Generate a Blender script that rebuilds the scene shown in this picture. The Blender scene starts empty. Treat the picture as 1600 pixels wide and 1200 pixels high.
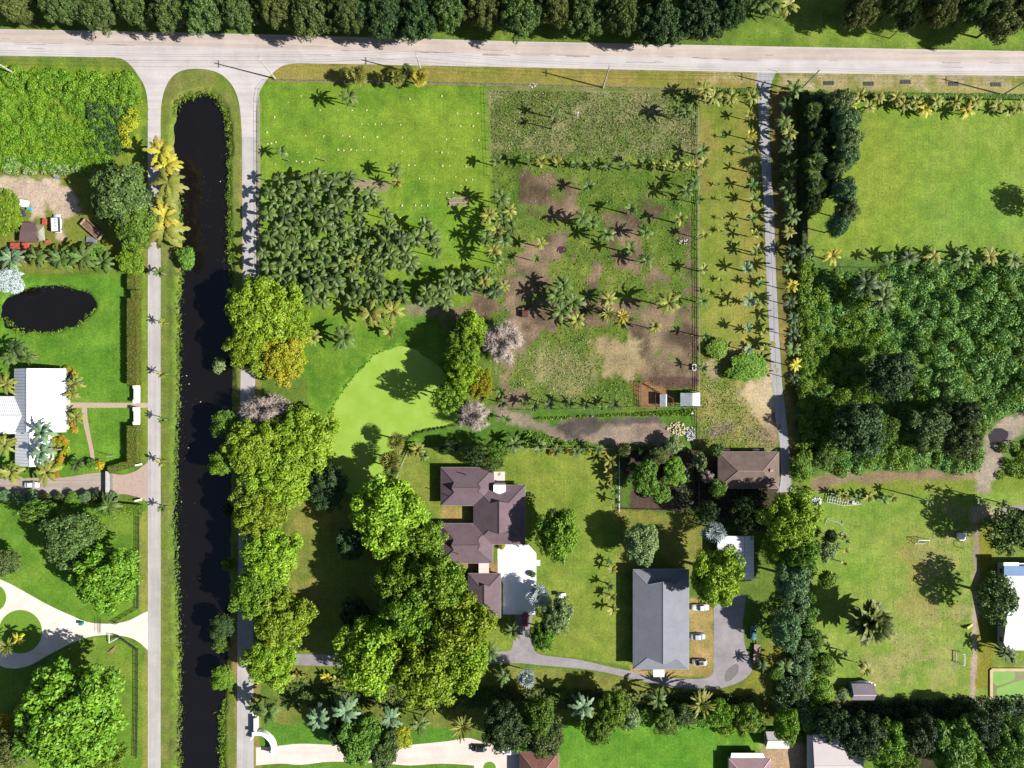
import bpy, math, random
import numpy as np
from mathutils import Vector, Matrix

# ------------------------------------------------------------------ camera, light, exposure
HC = 210.0                      # drone height above the ground
U = 0.2                         # metres per photo pixel on the ground
SC = bpy.context.scene
COL = SC.collection
cam_d = bpy.data.cameras.new('camera'); cam = bpy.data.objects.new('camera', cam_d); COL.objects.link(cam)
cam.location = (0, 0, HC); cam.rotation_euler = (0, 0, 0)
cam_d.sensor_width = 36; cam_d.lens = 36 * HC / 320.0; cam_d.clip_end = 9000; cam_d.clip_start = 1
SC.camera = cam
w = bpy.data.worlds.new("World"); SC.world = w; w.use_nodes = True
nt = w.node_tree; nt.nodes.clear()
sky = nt.nodes.new('ShaderNodeTexSky'); sky.sky_type = 'NISHITA'; sky.sun_disc = False
SUN_EL = math.atan2(14.5, 20.0)
sky.sun_elevation = SUN_EL; sky.sun_rotation = math.atan2(19.4, -5.0)
bg = nt.nodes.new('ShaderNodeBackground'); bg.inputs[1].default_value = 0.05
wo = nt.nodes.new('ShaderNodeOutputWorld')
nt.links.new(sky.outputs[0], bg.inputs[0]); nt.links.new(bg.outputs[0], wo.inputs[0])
sun_d = bpy.data.lights.new('sun', 'SUN'); sun_d.energy = 5.0; sun_d.angle = math.radians(0.53); sun_d.color = (1.0, 0.965, 0.91)
sun = bpy.data.objects.new('sun', sun_d); COL.objects.link(sun)
sun.rotation_euler = Vector((-19.4, 5.0, -14.5)).to_track_quat('-Z', 'Y').to_euler()
sun.location = (100, -30, 120)
SC.view_settings.view_transform = 'Standard'; SC.view_settings.look = 'None'
SC.view_settings.exposure = 1.26; SC.view_settings.gamma = 1.0; SC.view_settings.use_curve_mapping = False
SC.cycles.max_bounces = 4; SC.cycles.diffuse_bounces = 1; SC.cycles.glossy_bounces = 2
SC.cycles.transmission_bounces = 3

R = random.Random(7)
NR = np.random.RandomState(11)

# ------------------------------------------------------------------ helpers
def P(x, y, z=0.0, h=0.0):
    """ground point for photo pixel; h: the pixel shows something at this height"""
    k = (HC - h) / HC
    return Vector(((x - 800) * U * k, (600 - y) * U * k, z))

def lin(c):
    c = c / 255.0
    return c / 12.92 if c <= 0.04045 else ((c + 0.055) / 1.055) ** 2.4
KEX = 2.05
LK = 1.45      # leaves face every way, so a crown reads darker than its leaves
def G(r, g, b, k=1.0):
    """real base colour of something that reads as this sRGB value in full sun"""
    return tuple(min(0.85, lin(v) / KEX * k) for v in (r, g, b))

def tag(o, label=None, cat=None, group=None, kind=None):
    if label: o['label'] = label
    if cat: o['category'] = cat
    if group: o['group'] = group
    if kind: o['kind'] = kind
    return o

def thing(name, label, cat, loc=(0, 0, 0), rz=0.0, group=None):
    o = bpy.data.objects.new(name, None); COL.objects.link(o)
    o.empty_display_size = 0.5
    o.location = loc; o.rotation_euler = (0, 0, rz)
    return tag(o, label, cat, group)

class MB:
    def __init__(s): s.v = []; s.f = []; s.n = 0
    def add(s, v, f):
        v = np.asarray(v, float).reshape(-1, 3)
        s.v.append(v)
        for q in f: s.f.append([i + s.n for i in q])
        s.n += len(v); return s
    def box(s, x0, y0, z0, x1, y1, z1):
        v = [(x0,y0,z0),(x1,y0,z0),(x1,y1,z0),(x0,y1,z0),(x0,y0,z1),(x1,y0,z1),(x1,y1,z1),(x0,y1,z1)]
        return s.add(v, [(0,3,2,1),(4,5,6,7),(0,1,5,4),(1,2,6,5),(2,3,7,6),(3,0,4,7)])
    def bar(s, a, b, wd, hg):
        """box along a->b, width wd, height hg (centred on the line)"""
        a = Vector(a); b = Vector(b); d = (b - a)
        if d.length < 1e-6: return s
        d.normalize()
        u = d.cross(Vector((0, 0, 1)))
        if u.length < 1e-3: u = Vector((1, 0, 0))
        u.normalize(); n = u.cross(d)
        v = []
        for p in (a, b):
            for (i, j) in ((-1, -1), (1, -1), (1, 1), (-1, 1)):
                v.append(p + u * (i * wd / 2) + n * (j * hg / 2))
        return s.add([tuple(q) for q in v], [(0,1,2,3),(7,6,5,4),(0,4,5,1),(1,5,6,2),(2,6,7,3),(3,7,4,0)])
    def tube(s, pts, rad, k=6):
        pts = [Vector(p) for p in pts]; vs = []
        for i, p in enumerate(pts):
            d = (pts[min(i + 1, len(pts) - 1)] - pts[max(i - 1, 0)]).normalized()
            u = d.cross(Vector((0, 0, 1)))
            if u.length < 0.05: u = d.cross(Vector((1, 0, 0)))
            u.normalize(); n = d.cross(u)
            r = rad[i] if hasattr(rad, '__len__') else rad
            for j in range(k):
                a = 2 * math.pi * j / k
                vs.append(tuple(p + u * (math.cos(a) * r) + n * (math.sin(a) * r)))
        f = []
        for i in range(len(pts) - 1):
            for j in range(k):
                f.append((i*k+j, i*k+(j+1)%k, (i+1)*k+(j+1)%k, (i+1)*k+j))
        f.append(tuple(range(k))[::-1]); f.append(tuple(range((len(pts)-1)*k, len(pts)*k)))
        return s.add(vs, f)
    def prism(s, poly, z0, z1):
        n = len(poly)
        ar = sum(poly[i][0]*poly[(i+1)%n][1]-poly[(i+1)%n][0]*poly[i][1] for i in range(n))
        if ar < 0: poly = poly[::-1]
        v = [(p[0], p[1], z0) for p in poly] + [(p[0], p[1], z1) for p in poly]
        f = [tuple(range(n))[::-1], tuple(range(n, 2*n))] + [(i, (i+1)%n, n+(i+1)%n, n+i) for i in range(n)]
        return s.add(v, f)
    def mesh(s, name, m=None, smooth=False):
        me = bpy.data.meshes.new(name)
        me.from_pydata([tuple(p) for p in np.concatenate(s.v)], [], s.f)
        if m: me.materials.append(m)
        if smooth: me.polygons.foreach_set('use_smooth', [True] * len(me.polygons))
        me.update(); return me
    def build(s, name, m, parent=None, smooth=False):
        return link(name, s.mesh(name, m, smooth), parent)

def link(name, me, parent=None):
    o = bpy.data.objects.new(name, me); COL.objects.link(o)
    if parent: o.parent = parent
    return o

def np_mesh(name, v, f, m=None):
    """v (N,3) f (M,k) arrays"""
    me = bpy.data.meshes.new(name)
    k = f.shape[1]
    me.vertices.add(len(v)); me.vertices.foreach_set('co', v.astype(np.float32).ravel())
    me.loops.add(f.size); me.loops.foreach_set('vertex_index', f.astype(np.int32).ravel())
    me.polygons.add(len(f)); me.polygons.foreach_set('loop_start', np.arange(0, f.size, k, dtype=np.int32))
    me.polygons.foreach_set('loop_total', np.full(len(f), k, dtype=np.int32))
    if m: me.materials.append(m)
    me.update(calc_edges=True); return me

def unit(a): return a / np.maximum(1e-9, np.linalg.norm(a, axis=1, keepdims=True))

def diamonds(c, n, s, asp=0.6, rs=NR):
    """leaf sprays: one pointed quad each"""
    n = unit(n); t = unit(np.cross(n, rs.normal(size=n.shape))); b = np.cross(n, t)
    s = np.asarray(s).reshape(-1, 1) * np.ones((len(c), 1))
    v = np.stack([c - t * s, c - b * s * asp + n * s * .12, c + t * s, c + b * s * asp + n * s * .12], 1).reshape(-1, 3)
    return v, np.arange(len(v)).reshape(-1, 4)

# ------------------------------------------------------------------ materials
def base_mat(name, rough=0.8, spec=0.3):
    m = bpy.data.materials.new(name); m.use_nodes = True
    n = m.node_tree.nodes; l = m.node_tree.links
    b = n['Principled BSDF']; b.inputs['Roughness'].default_value = rough
    b.inputs['Specular IOR Level'].default_value = spec
    return m, n, l, b

def pos_noise(n, l, scale, detail=3, rough=0.6, vec=None, obj=False):
    t = n.new('ShaderNodeTexNoise'); t.inputs['Scale'].default_value = scale
    t.inputs['Detail'].default_value = detail; t.inputs['Roughness'].default_value = rough
    if vec is None:
        if obj: g = n.new('ShaderNodeTexCoord'); vec = g.outputs['Object']
        else: g = n.new('ShaderNodeNewGeometry'); vec = g.outputs['Position']
    l.new(vec, t.inputs['Vector']); return t

def ramp(n, l, src, a, b, ca=(0,0,0,1), cb=(1,1,1,1)):
    r = n.new('ShaderNodeValToRGB'); r.color_ramp.elements[0].position = a; r.color_ramp.elements[1].position = b
    r.color_ramp.elements[0].color = ca; r.color_ramp.elements[1].color = cb
    l.new(src, r.inputs[0]); return r

def mixc(n, l, fac, a, b, mode='MIX'):
    x = n.new('ShaderNodeMix'); x.data_type = 'RGBA'; x.blend_type = mode
    if isinstance(fac, (int, float)): x.inputs[0].default_value = fac
    else: l.new(fac, x.inputs[0])
    for i, c in ((6, a), (7, b)):
        if isinstance(c, tuple): x.inputs[i].default_value = (c + (1,))[:4]
        else: l.new(c, x.inputs[i])
    return x.outputs[2]

def plain(name, c, c2=None, scale=0.8, rough=0.75, bump=0.0, bscale=8, metallic=0, spec=0.3, obj=False):
    m, n, l, b = base_mat(name, rough, spec)
    c2 = c2 or tuple(v * 0.78 for v in c)
    t = pos_noise(n, l, scale, 5, 0.65, obj=obj)
    r = ramp(n, l, t.outputs[0], 0.35, 0.65)
    l.new(mixc(n, l, r.outputs[0], tuple(c), tuple(c2)), b.inputs['Base Color'])
    b.inputs['Metallic'].default_value = metallic
    if bump:
        t2 = pos_noise(n, l, bscale, 3, obj=obj)
        bp = n.new('ShaderNodeBump'); bp.inputs['Strength'].default_value = bump; bp.inputs['Distance'].default_value = 0.1
        l.new(t2.outputs[0], bp.inputs['Height']); l.new(bp.outputs[0], b.inputs['Normal'])
    return m

def foliage(name, c1, c2, c3=None, transl=0.22, spec=0.25, rough=0.55):
    """leaf colours vary from spray to spray, clump to clump and plant to plant"""
    lk = 1.12 if name.startswith('frond') else LK
    c1 = tuple(v * lk for v in c1); c2 = tuple(v * lk for v in c2); c3 = tuple(v * lk * .85 for v in c3) if c3 else None
    m, n, l, b = base_mat(name, rough, spec)
    g = n.new('ShaderNodeNewGeometry'); oi = n.new('ShaderNodeObjectInfo')
    t = pos_noise(n, l, 0.28, 2, obj=False)
    r = ramp(n, l, t.outputs[0], 0.38, 0.62)
    a = mixc(n, l, r.outputs[0], tuple(c1), tuple(c2))
    c3 = c3 or tuple(v * 1.5 for v in c1)
    mr = n.new('ShaderNodeMath'); mr.operation = 'POWER'; mr.inputs[1].default_value = 2.5
    l.new(g.outputs['Random Per Island'], mr.inputs[0])
    a = mixc(n, l, mr.outputs[0], a, tuple(c3))
    hs = n.new('ShaderNodeHueSaturation')
    mp = n.new('ShaderNodeMapRange'); mp.inputs[3].default_value = 0.80; mp.inputs[4].default_value = 1.2
    l.new(oi.outputs['Random'], mp.inputs[0]); l.new(mp.outputs[0], hs.inputs['Value'])
    mp2 = n.new('ShaderNodeMapRange'); mp2.inputs[3].default_value = 0.485; mp2.inputs[4].default_value = 0.512
    l.new(oi.outputs['Random'], mp2.inputs[0]); l.new(mp2.outputs[0], hs.inputs['Hue'])
    l.new(a, hs.inputs['Color']); l.new(hs.outputs[0], b.inputs['Base Color'])
    tr = n.new('ShaderNodeBsdfTranslucent'); l.new(hs.outputs[0], tr.inputs[0])
    ms = n.new('ShaderNodeMixShader'); ms.inputs[0].default_value = transl
    l.new(b.outputs[0], ms.inputs[1]); l.new(tr.outputs[0], ms.inputs[2])
    l.new(ms.outputs[0], n['Material Output'].inputs['Surface'])
    return m

FO = dict(
    olive=foliage('leaf_olive', G(62,86,36), G(80,104,44), G(126,146,80)),
    brownish=foliage('leaf_brownish', G(76,90,36), G(90,100,42), G(136,142,80)),
    lime=foliage('leaf_lime', G(104,142,26), G(132,162,30), G(172,198,60)),
    yellow=foliage('leaf_yellow', G(140,158,26), G(158,155,30), G(200,195,60)),
    green=foliage('leaf_green', G(72,112,32), G(95,135,38), G(135,170,65)),
    bright=foliage('leaf_bright', G(84,126,30), G(110,148,34), G(150,186,58)),
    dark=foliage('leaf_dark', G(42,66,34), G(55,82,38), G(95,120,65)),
    pale=foliage('leaf_pale', G(120,145,80), G(100,128,62), G(185,200,140)),
    blue=foliage('leaf_bluegreen', G(74,114,58), G(98,138,74), G(162,190,145)),
    thick=foliage('leaf_thicket', G(88,136,48), G(116,158,62), G(158,198,118)),
    mid=foliage('leaf_midgreen', G(86,128,28), G(112,148,30), G(150,185,60)),
    vine=foliage('leaf_vine', G(78,122,26), G(112,146,28), G(150,180,50)),
    silver=foliage('leaf_silver', G(150,170,165), G(175,190,185), G(215,225,220), transl=0.1),
    hedge=foliage('leaf_hedge', G(88,116,28), G(104,116,38), G(140,130,60)),
    orange=foliage('leaf_croton', G(165,150,35), G(178,135,34), G(205,185,65)),
)
PF = dict(
    coco=foliage('frond_coconut', G(92,112,40), G(112,128,48), G(175,180,110), 0.2),
    fox=foliage('frond_foxtail', G(64,90,30), G(80,106,38), G(150,168,95), 0.15),
    yel=foliage('frond_yellow', G(200,185,40), G(185,180,45), G(240,225,120), 0.25),
    ygr=foliage('frond_yellowgreen', G(128,142,46), G(150,152,56), G(205,205,120), 0.25),
    gre=foliage('frond_green', G(74,104,40), G(94,122,46), G(150,170,95), 0.18),
    blu=foliage('frond_bluegreen', G(92,128,82), G(116,150,104), G(175,200,160), 0.12),
    sil=foliage('frond_silver', G(165,185,180), G(190,205,200), G(225,235,232), 0.06),
    drk=foliage('frond_dark', G(46,68,30), G(62,84,38), G(110,130,75), 0.15),
)
BARK = plain('bark', G(120,105,90), G(90,78,66), 2.0, 0.9, 0.4, 6)
PBARK = plain('palm_bark', G(175,165,150), G(130,120,108), 2.0, 0.9, 0.4, 6)
TWIG = plain('bare_twig', G(205,190,178,1.3), G(182,166,154,1.2), 1.2, 0.9)
WHITE = plain('white_paint', G(250,249,248,1.45), G(240,238,236,1.4), 1.5, 0.5)
WALLM = plain('stucco', G(215,205,188), G(195,186,170), 0.7, 0.85, 0.2, 10)
GLASS = plain('window_glass', (0.02,0.03,0.04), (0.03,0.04,0.05), 1, 0.08, spec=0.6)
TRIM = plain('trim', G(225,220,212), G(205,200,192), 1, 0.6)
WOOD = plain('weathered_wood', G(150,125,100), G(115,95,78), 1.5, 0.85, 0.3, 7)
BLACKF = plain('black_paint', G(42,44,44), G(55,58,56), 2, 0.6)
GALV = plain('galvanised', G(165,170,168), G(130,135,133), 2, 0.5, metallic=0.3)
CONC = plain('pole_concrete', G(225,220,208), G(190,186,175), 1.2, 0.85, 0.2, 9)
RUBBER = plain('rubber', (0.015,0.015,0.016), (0.03,0.03,0.03), 4, 0.8)

# ------------------------------------------------------------------ ground raster
X0, X1, Y0, Y1, ST = -170.0, 170.0, -130.0, 130.0, 0.5
nx = int((X1 - X0) / ST) + 1; ny = int((Y1 - Y0) / ST) + 1
gx, gy = np.meshgrid(np.linspace(X0, X1, nx), np.linspace(Y0, Y1, ny))
def fnoise(scale, seed, octv=4):
    """smooth value noise on the ground grid, about -1..1; scale: metres of the largest blotch"""
    rs = np.random.RandomState(seed); out = np.zeros_like(gx); amp = 1.0; tot = 0
    for o in range(octv):
        s = scale / 2 ** o
        kx = int((X1 - X0) / s) + 4; ky = int((Y1 - Y0) / s) + 4
        g = rs.uniform(-1, 1, (ky, kx))
        fx = (gx - X0) / s; fy = (gy - Y0) / s
        ix = fx.astype(int); iy = fy.astype(int); tx = fx - ix; ty = fy - iy
        tx = tx * tx * (3 - 2 * tx); ty = ty * ty * (3 - 2 * ty)
        out += amp * ((g[iy, ix] * (1 - tx) + g[iy, ix + 1] * tx) * (1 - ty) + (g[iy + 1, ix] * (1 - tx) + g[iy + 1, ix + 1] * tx) * ty)
        tot += amp; amp *= 0.55
    return out / tot * 1.6
def sdf(poly, X=None, Y=None):
    """signed distance in metres to a polygon in photo pixels, positive inside"""
    X = gx if X is None else X; Y = gy if Y is None else Y
    pts = [((x - 800) * U, (600 - y) * U) for x, y in poly]
    d = np.full(X.shape, 1e9); ins = np.zeros(X.shape, bool)
    for i in range(len(pts)):
        ax, ay = pts[i]; bx, by = pts[(i + 1) % len(pts)]
        ex, ey = bx - ax, by - ay; wx, wy = X - ax, Y - ay
        t = np.clip((wx * ex + wy * ey) / (ex * ex + ey * ey + 1e-9), 0, 1)
        d = np.minimum(d, (wx - ex * t) ** 2 + (wy - ey * t) ** 2)
        c = ((ay <= Y) & (by > Y)) | ((by <= Y) & (ay > Y))
        if ey != 0: ins ^= c & (wx < (Y - ay) / ey * ex)
    return np.sqrt(d) * np.where(ins, 1, -1)
N1 = fnoise(14, 1); N2 = fnoise(5, 2); N3 = fnoise(30, 3, 3); N4 = fnoise(2.2, 4, 2); N5 = fnoise(8, 5)
WX = fnoise(6, 6) ; WY = fnoise(6, 7)

col = np.zeros(gx.shape + (3,)); col[:] = G(104, 138, 42)
zone = np.zeros(gx.shape, np.int16); zones = ['grass']
def paint(poly, c, soft=1.0, amp=0.8, name=None, a=1.0, c2=None, streak=None):
    """lay a kind of ground over a region; its edge is ragged by amp metres"""
    xs = [(p[0] - 800) * U for p in poly]; ys = [(600 - p[1]) * U for p in poly]
    m = 4 + soft + amp
    i0 = max(0, int((min(xs) - m - X0) / ST)); i1 = min(nx, int((max(xs) + m - X0) / ST) + 1)
    j0 = max(0, int((min(ys) - m - Y0) / ST)); j1 = min(ny, int((max(ys) + m - Y0) / ST) + 1)
    if i1 <= i0 or j1 <= j0: return
    s = np.s_[j0:j1, i0:i1]
    d = sdf(poly, gx[s] + WX[s] * amp, gy[s] + WY[s] * amp) + N4[s] * amp * 0.6
    wgt = np.clip(d / (2 * soft) + 0.5, 0, 1); wgt = wgt * wgt * (3 - 2 * wgt) * a
    cc = np.array(c)[None, None, :] * np.ones(d.shape + (1,))
    if c2 is not None:
        t = np.clip(0.5 + 0.75 * (N5[s] * 0.6 + N2[s] * 0.7), 0, 1)[..., None]
        cc = cc * (1 - t) + np.array(c2) * t
    col[s] = col[s] * (1 - wgt[..., None]) + cc * wgt[..., None]
    if name:
        if name not in zones: zones.append(name)
        zone[s] = np.where(wgt > 0.5, zones.index(name), zone[s])
def rect(x0, y0, x1, y1): return [(x0, y0), (x1, y0), (x1, y1), (x0, y1)]

def circ0(cx, cy, r): return [(cx + r*math.cos(i*.785), cy + r*.7*math.sin(i*.785)) for i in range(8)]
paint(rect(-60,-60,1700,60), G(96,132,38), 1, .5, 'verge', c2=G(120,150,45))
paint(rect(1150,30,1700,78), G(112,152,36), 2, 1, 'verge', c2=G(135,165,55))
paint(rect(-60,84,240,112), G(108,142,38), .6, .4, 'verge', c2=G(125,150,50))
paint([(420,98),(1190,110),(1190,142),(420,128)], G(146,152,56), .5, .4, 'verge', c2=G(160,150,75))
paint([(1215,112),(1700,116),(1700,150),(1215,142)], G(140,155,60), .5, .4, 'verge', c2=G(175,165,110))
for k in range(6): paint([(1215+k*62,115),(1262+k*62,116),(1268+k*62,138),(1222+k*62,136)], G(205,190,160), 1.2, 1.4, a=.75, c2=G(170,165,105))
paint(rect(1100,115,1184,128), G(195,190,140), 1.5, 1.6, a=.6)
# paddock in the north-west and the rough field beside it
paint([(403,128),(762,136),(782,470),(700,500),(500,520),(403,440)], G(104,152,26), .5, .4, 'lawn', c2=G(128,168,34))
paint(rect(600,180,760,300), G(140,172,36), 6, 5, a=.5)
paint([(762,137),(1091,142),(1091,255),(765,250)], G(118,138,62), .6, .6, 'weedy_field', c2=G(146,148,100))
paint([(768,240),(1091,246),(1091,640),(770,640),(781,470)], G(88,128,30), 1.5, 2, 'weedy_field', c2=G(118,142,48))
D1, D2 = G(98,84,68), G(152,134,110)
for p in ([(815,278),(832,262),(850,266),(872,277),(905,288),(906,330),(862,332),(825,327)],
          [(793,402),(838,372),(852,362),(888,365),(890,385),(866,412),(852,440),(848,478),(830,500),(792,508),(790,450)],
          [(955,342),(985,338),(1002,350),(992,420),(962,412),(952,380)],
          [(1006,418),(1030,412),(1052,428),(1050,446),(1015,446)], [(1040,350),(1087,342),(1088,392),(1056,378)],
          [(1000,478),(1088,470),(1090,610),(1008,604),(988,560),(984,512)],
          [(800,482),(1000,470),(1012,500),(960,508),(870,514),(800,548),(788,505)],
          [(930,405),(952,405),(930,465),(915,462)], [(1078,385),(1090,385),(1090,450),(1078,450)],
          [(1012,318),(1040,318),(1020,345),(1005,340)], [(690,470),(760,462),(790,480),(760,500),(700,492)]):
    paint(p, D1, 1.1, 2.6, 'bare_dirt', c2=D2)
for (x, y, r_) in ((870,300,9),(842,322,7),(810,430,9),(838,470,8),(1030,560,8),(1060,500,9),(1000,500,8),(975,385,8),(1050,560,6),(930,490,7),(815,470,6)):
    paint(circ0(x, y, r_), G(96,130,36), 1.2, 2.5, a=.75)
paint(rect(1014,590,1090,608), G(105,82,74), .5, .5, 'bare_dirt')
paint([(830,560),(900,545),(930,560),(935,600),(880,625),(840,600)], G(160,158,95), 3, 3, a=.55, c2=G(175,160,125))
paint([(925,535),(960,525),(1002,522),(1010,560),(996,602),(962,597),(942,570)], G(196,178,140), 1.2, 1.8, 'sandy_patch', c2=G(165,150,110))
paint([(780,520),(812,500),(806,575),(782,600)], G(180,160,140), 2, 2, 'bare_dirt', a=.85, c2=G(150,130,115))
paint([(632,472),(700,478),(690,515),(640,520),(635,495)], G(165,150,135), 1.5, 1.6, 'bare_dirt', a=.8, c2=G(110,120,60))
paint([(786,608),(832,612),(822,640),(786,642)], G(140,122,105), 1.5, 1.5, 'bare_dirt')
paint([(990,598),(1040,600),(1056,634),(1000,634)], G(172,125,88), 1, 1, 'bare_dirt', c2=G(150,120,80))
paint([(770,640),(1091,636),(1091,702),(670,702),(690,660)], G(84,134,30), .8, 1, 'weedy_field', c2=G(100,140,45))
paint([(770,640),(822,650),(860,664),(892,654),(1000,654),(1042,662),(1045,694),(960,698),(890,690),(845,675),(780,662)], G(148,132,120), .8, 1.2, 'dirt_track', c2=G(170,155,142))
paint([(868,662),(900,655),(1030,648),(1040,658),(945,664),(935,686),(895,687)], G(88,84,84), 1, 1.4, 'dirt_track', c2=G(105,100,95))
# strip between the long fence and the lane
paint([(1092,140),(1184,146),(1196,420),(1214,690),(1140,704),(1092,704)], G(128,150,44), .5, .4, 'lawn', c2=G(146,158,60))
paint(rect(1093,180,1112,300), G(165,140,85), 2, 2, a=.5); paint(rect(1150,180,1182,700), G(165,140,72), 2.5, 2.5, a=.3)
paint([(1092,530),(1205,535),(1214,700),(1092,704)], G(128,148,50), 2, 2.4, 'weedy_field', c2=G(172,158,100))
paint([(1150,612),(1205,560),(1212,640),(1205,665),(1180,655),(1165,630)], G(214,198,166), 1.6, 2.0, 'sandy_patch', c2=G(190,175,135))
paint([(1100,560),(1120,548),(1128,600),(1110,600)], G(185,168,140), 2, 2, 'sandy_patch', a=.8)
paint([(1108,668),(1142,662),(1142,678),(1100,676)], G(140,122,118), 1, 1.2, a=.9); paint([(1160,675),(1212,660),(1212,695),(1190,690)], G(150,130,115), 1.5, 2, a=.8)
paint([(1202,140),(1248,142),(1246,760),(1232,700),(1210,430)], G(110,118,45), .5, .4, 'verge', c2=G(160,140,80))
# big north-east lawn
paint([(1246,142),(1700,150),(1700,412),(1246,400)], G(124,166,40), .6, .4, 'lawn', c2=G(138,168,56))
paint(rect(1270,170,1420,380), G(140,165,34), 8, 6, a=.5); paint(rect(1450,300,1620,390), G(120,170,58), 8, 6, a=.5)
paint(rect(1240,300,1262,400), G(165,145,105), 1.5, 1.5, a=.6)
paint([(1246,400),(1700,410),(1700,740),(1246,745)], G(84,124,42), 1, 1.5, 'undergrowth', c2=G(104,144,60))
paint([(1246,745),(1270,740),(1700,735),(1700,800),(1270,800)], G(128,158,38), 1, 1, 'lawn', c2=G(138,160,50))
paint([(1262,758),(1275,742),(1360,738),(1530,734),(1530,746),(1380,752),(1300,760),(1280,775)], G(166,145,120), 1, 1, 'dirt_track', c2=G(140,122,95))
paint([(1462,660),(1505,652),(1545,670),(1600,640),(1700,640),(1600,664),(1575,695),(1562,716),(1552,750),(1540,790),(1520,786),(1526,740),(1538,712),(1540,690),(1500,672)], G(186,176,162), 1, 1.4, 'muddy_track', c2=G(140,132,122))
paint([(1380,652),(1470,640),(1510,655),(1500,670),(1400,668)], G(190,175,145), 3, 3, a=.45)
paint([(1268,770),(1700,770),(1700,1110),(1268,1110)], G(124,168,44), .8, .5, 'lawn', c2=G(146,172,68))
for (x, y, s) in ((1500,850,22),(1490,800,14),(1440,960,30),(1500,960,22),(1420,1010,36),(1450,880,34),(1480,1045,30),(1385,1050,36)):
    paint([(x-s,y-s*.6),(x+s*.7,y-s),(x+s,y+s*.5),(x-s*.4,y+s)], G(182,172,118), s*.07, 3.5, a=.6, c2=G(160,165,90))
paint(rect(1410,840,1450,960), G(160,150,70), 4, 4, a=.55)
paint(rect(1524,800,1553,1075), G(140,146,28), .4, .3, 'lawn'); paint(rect(1553,840,1700,1040), G(128,158,52), .5, .3, 'lawn')
paint([(1520,925),(1530,925),(1528,1000),(1524,1090),(1517,1090),(1520,1010)], G(190,172,160), .35, .4, 'dirt_track')
paint([(1518,790),(1530,788),(1530,930),(1522,930)], G(165,155,130), .6, .6, 'dirt_track')
paint([(1516,788),(1600,795),(1600,812),(1516,815)], G(205,190,170), 1, 1, 'dirt_track', a=.8)
# around the pond and the house
paint([(470,500),(680,490),(720,560),(712,665),(640,700),(610,780),(500,780),(480,640)], G(90,148,26), 1, .8, 'lawn', c2=G(120,165,36))
paint([(632,700),(967,700),(967,900),(985,900),(985,1040),(880,1026),(780,1020),(620,1000),(610,760)], G(120,154,38), .5, .4, 'lawn', c2=G(140,162,54))
paint([(616,765),(634,712),(655,705),(690,800),(650,780)], G(146,160,64), 1.5, 1, a=.5)
paint(rect(690,790,742,818), G(178,158,90), .8, .8, 'lawn'); paint(rect(690,880,785,898), G(178,150,88), .8, .8, 'lawn')
paint([(440,760),(520,760),(620,860),(580,1020),(460,1020),(440,900)], G(122,148,50), 1.5, 1.2, 'lawn', c2=G(146,150,66))
paint([(430,1040),(790,1040),(980,1055),(1080,1082),(1180,1060),(1200,1085),(1200,1140),(430,1140)], G(108,138,38), .8, .7, 'lawn', c2=G(140,148,62))
paint([(967,800),(1100,800),(1120,940),(1080,900),(985,892),(967,892)], G(126,142,48), 1, 1, 'lawn', c2=G(145,150,62))
paint([(967,702),(1092,702),(1120,720),(1230,762),(1230,840),(1100,800),(967,798)], G(104,86,78), .8, 1, 'bare_dirt', c2=G(84,76,62))
paint(rect(970,745,985,795), G(92,140,34), .8, .8, a=.9)
paint([(1077,935),(1116,935),(1114,1060),(985,1052),(985,1040),(1077,1046)], G(176,158,84), .4, .4, 'lawn', c2=G(190,165,110))
paint([(1180,1080),(1240,1020),(1260,1140),(1200,1150)], G(110,120,44), 1, 1, 'verge')
paint([(1178,1040),(1200,1000),(1240,1040),(1200,1085),(1130,1085),(1160,1070)], G(140,150,44), 1, 1, 'lawn')
paint([(862,1130),(1210,1130),(1210,1300),(850,1300)], G(88,160,22), 1, .8, 'lawn', c2=G(112,172,34))
paint([(1190,1168),(1262,1165),(1262,1300),(1190,1300)], G(190,165,135), .8, .8, 'bare_dirt')
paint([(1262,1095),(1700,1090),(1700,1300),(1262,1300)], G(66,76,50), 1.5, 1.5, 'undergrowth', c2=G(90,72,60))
paint([(1340,1185),(1400,1185),(1400,1300),(1340,1300)], G(110,150,40), 1.5, 1.5, 'lawn')
paint([(402,1130),(600,1130),(720,1140),(740,1160),(600,1165),(402,1170)], G(92,150,34), .7, .6, 'lawn')
paint([(500,1192),(700,1192),(740,1200),(740,1300),(402,1300),(402,1195)], G(100,150,38), .7, .6, 'lawn')
# far west plots
paint([(-60,100),(206,108),(228,150),(228,190),(205,265),(150,278),(-60,268)], G(100,145,24), 1, .8, 'vine_field', c2=G(140,165,34))
paint([(-60,262),(150,276),(230,250),(230,420),(-60,430)], G(140,148,50), 1, .8, 'yard', c2=G(120,140,44))
paint([(-60,268),(90,282),(118,300),(132,325),(120,336),(100,340),(104,372),(88,372),(84,330),(70,320),(68,340),(48,340),(38,318),(0,300),(-60,300)], G(228,212,194), .8, 1.2, 'dirt_yard', c2=G(192,176,158))
paint([(-60,430),(208,428),(208,740),(-60,745)], G(92,152,24), .4, .3, 'lawn', c2=G(112,166,38))
paint([(222,425),(231,425),(231,720),(222,720)], G(128,160,30), .2, .2, 'lawn')
paint([(-60,775),(231,785),(231,965),(140,972),(60,940),(-60,900)], G(96,152,30), .4, .4, 'lawn', c2=G(116,160,40))
paint([(-60,1040),(60,1040),(130,995),(222,1005),(231,1300),(-60,1300)], G(108,156,34), .4, .4, 'lawn', c2=G(124,160,44))
paint([(219,800),(231,800),(231,1300),(219,1300),(224,1010),(218,960)], G(150,160,62), .3, .3, 'verge')
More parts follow.
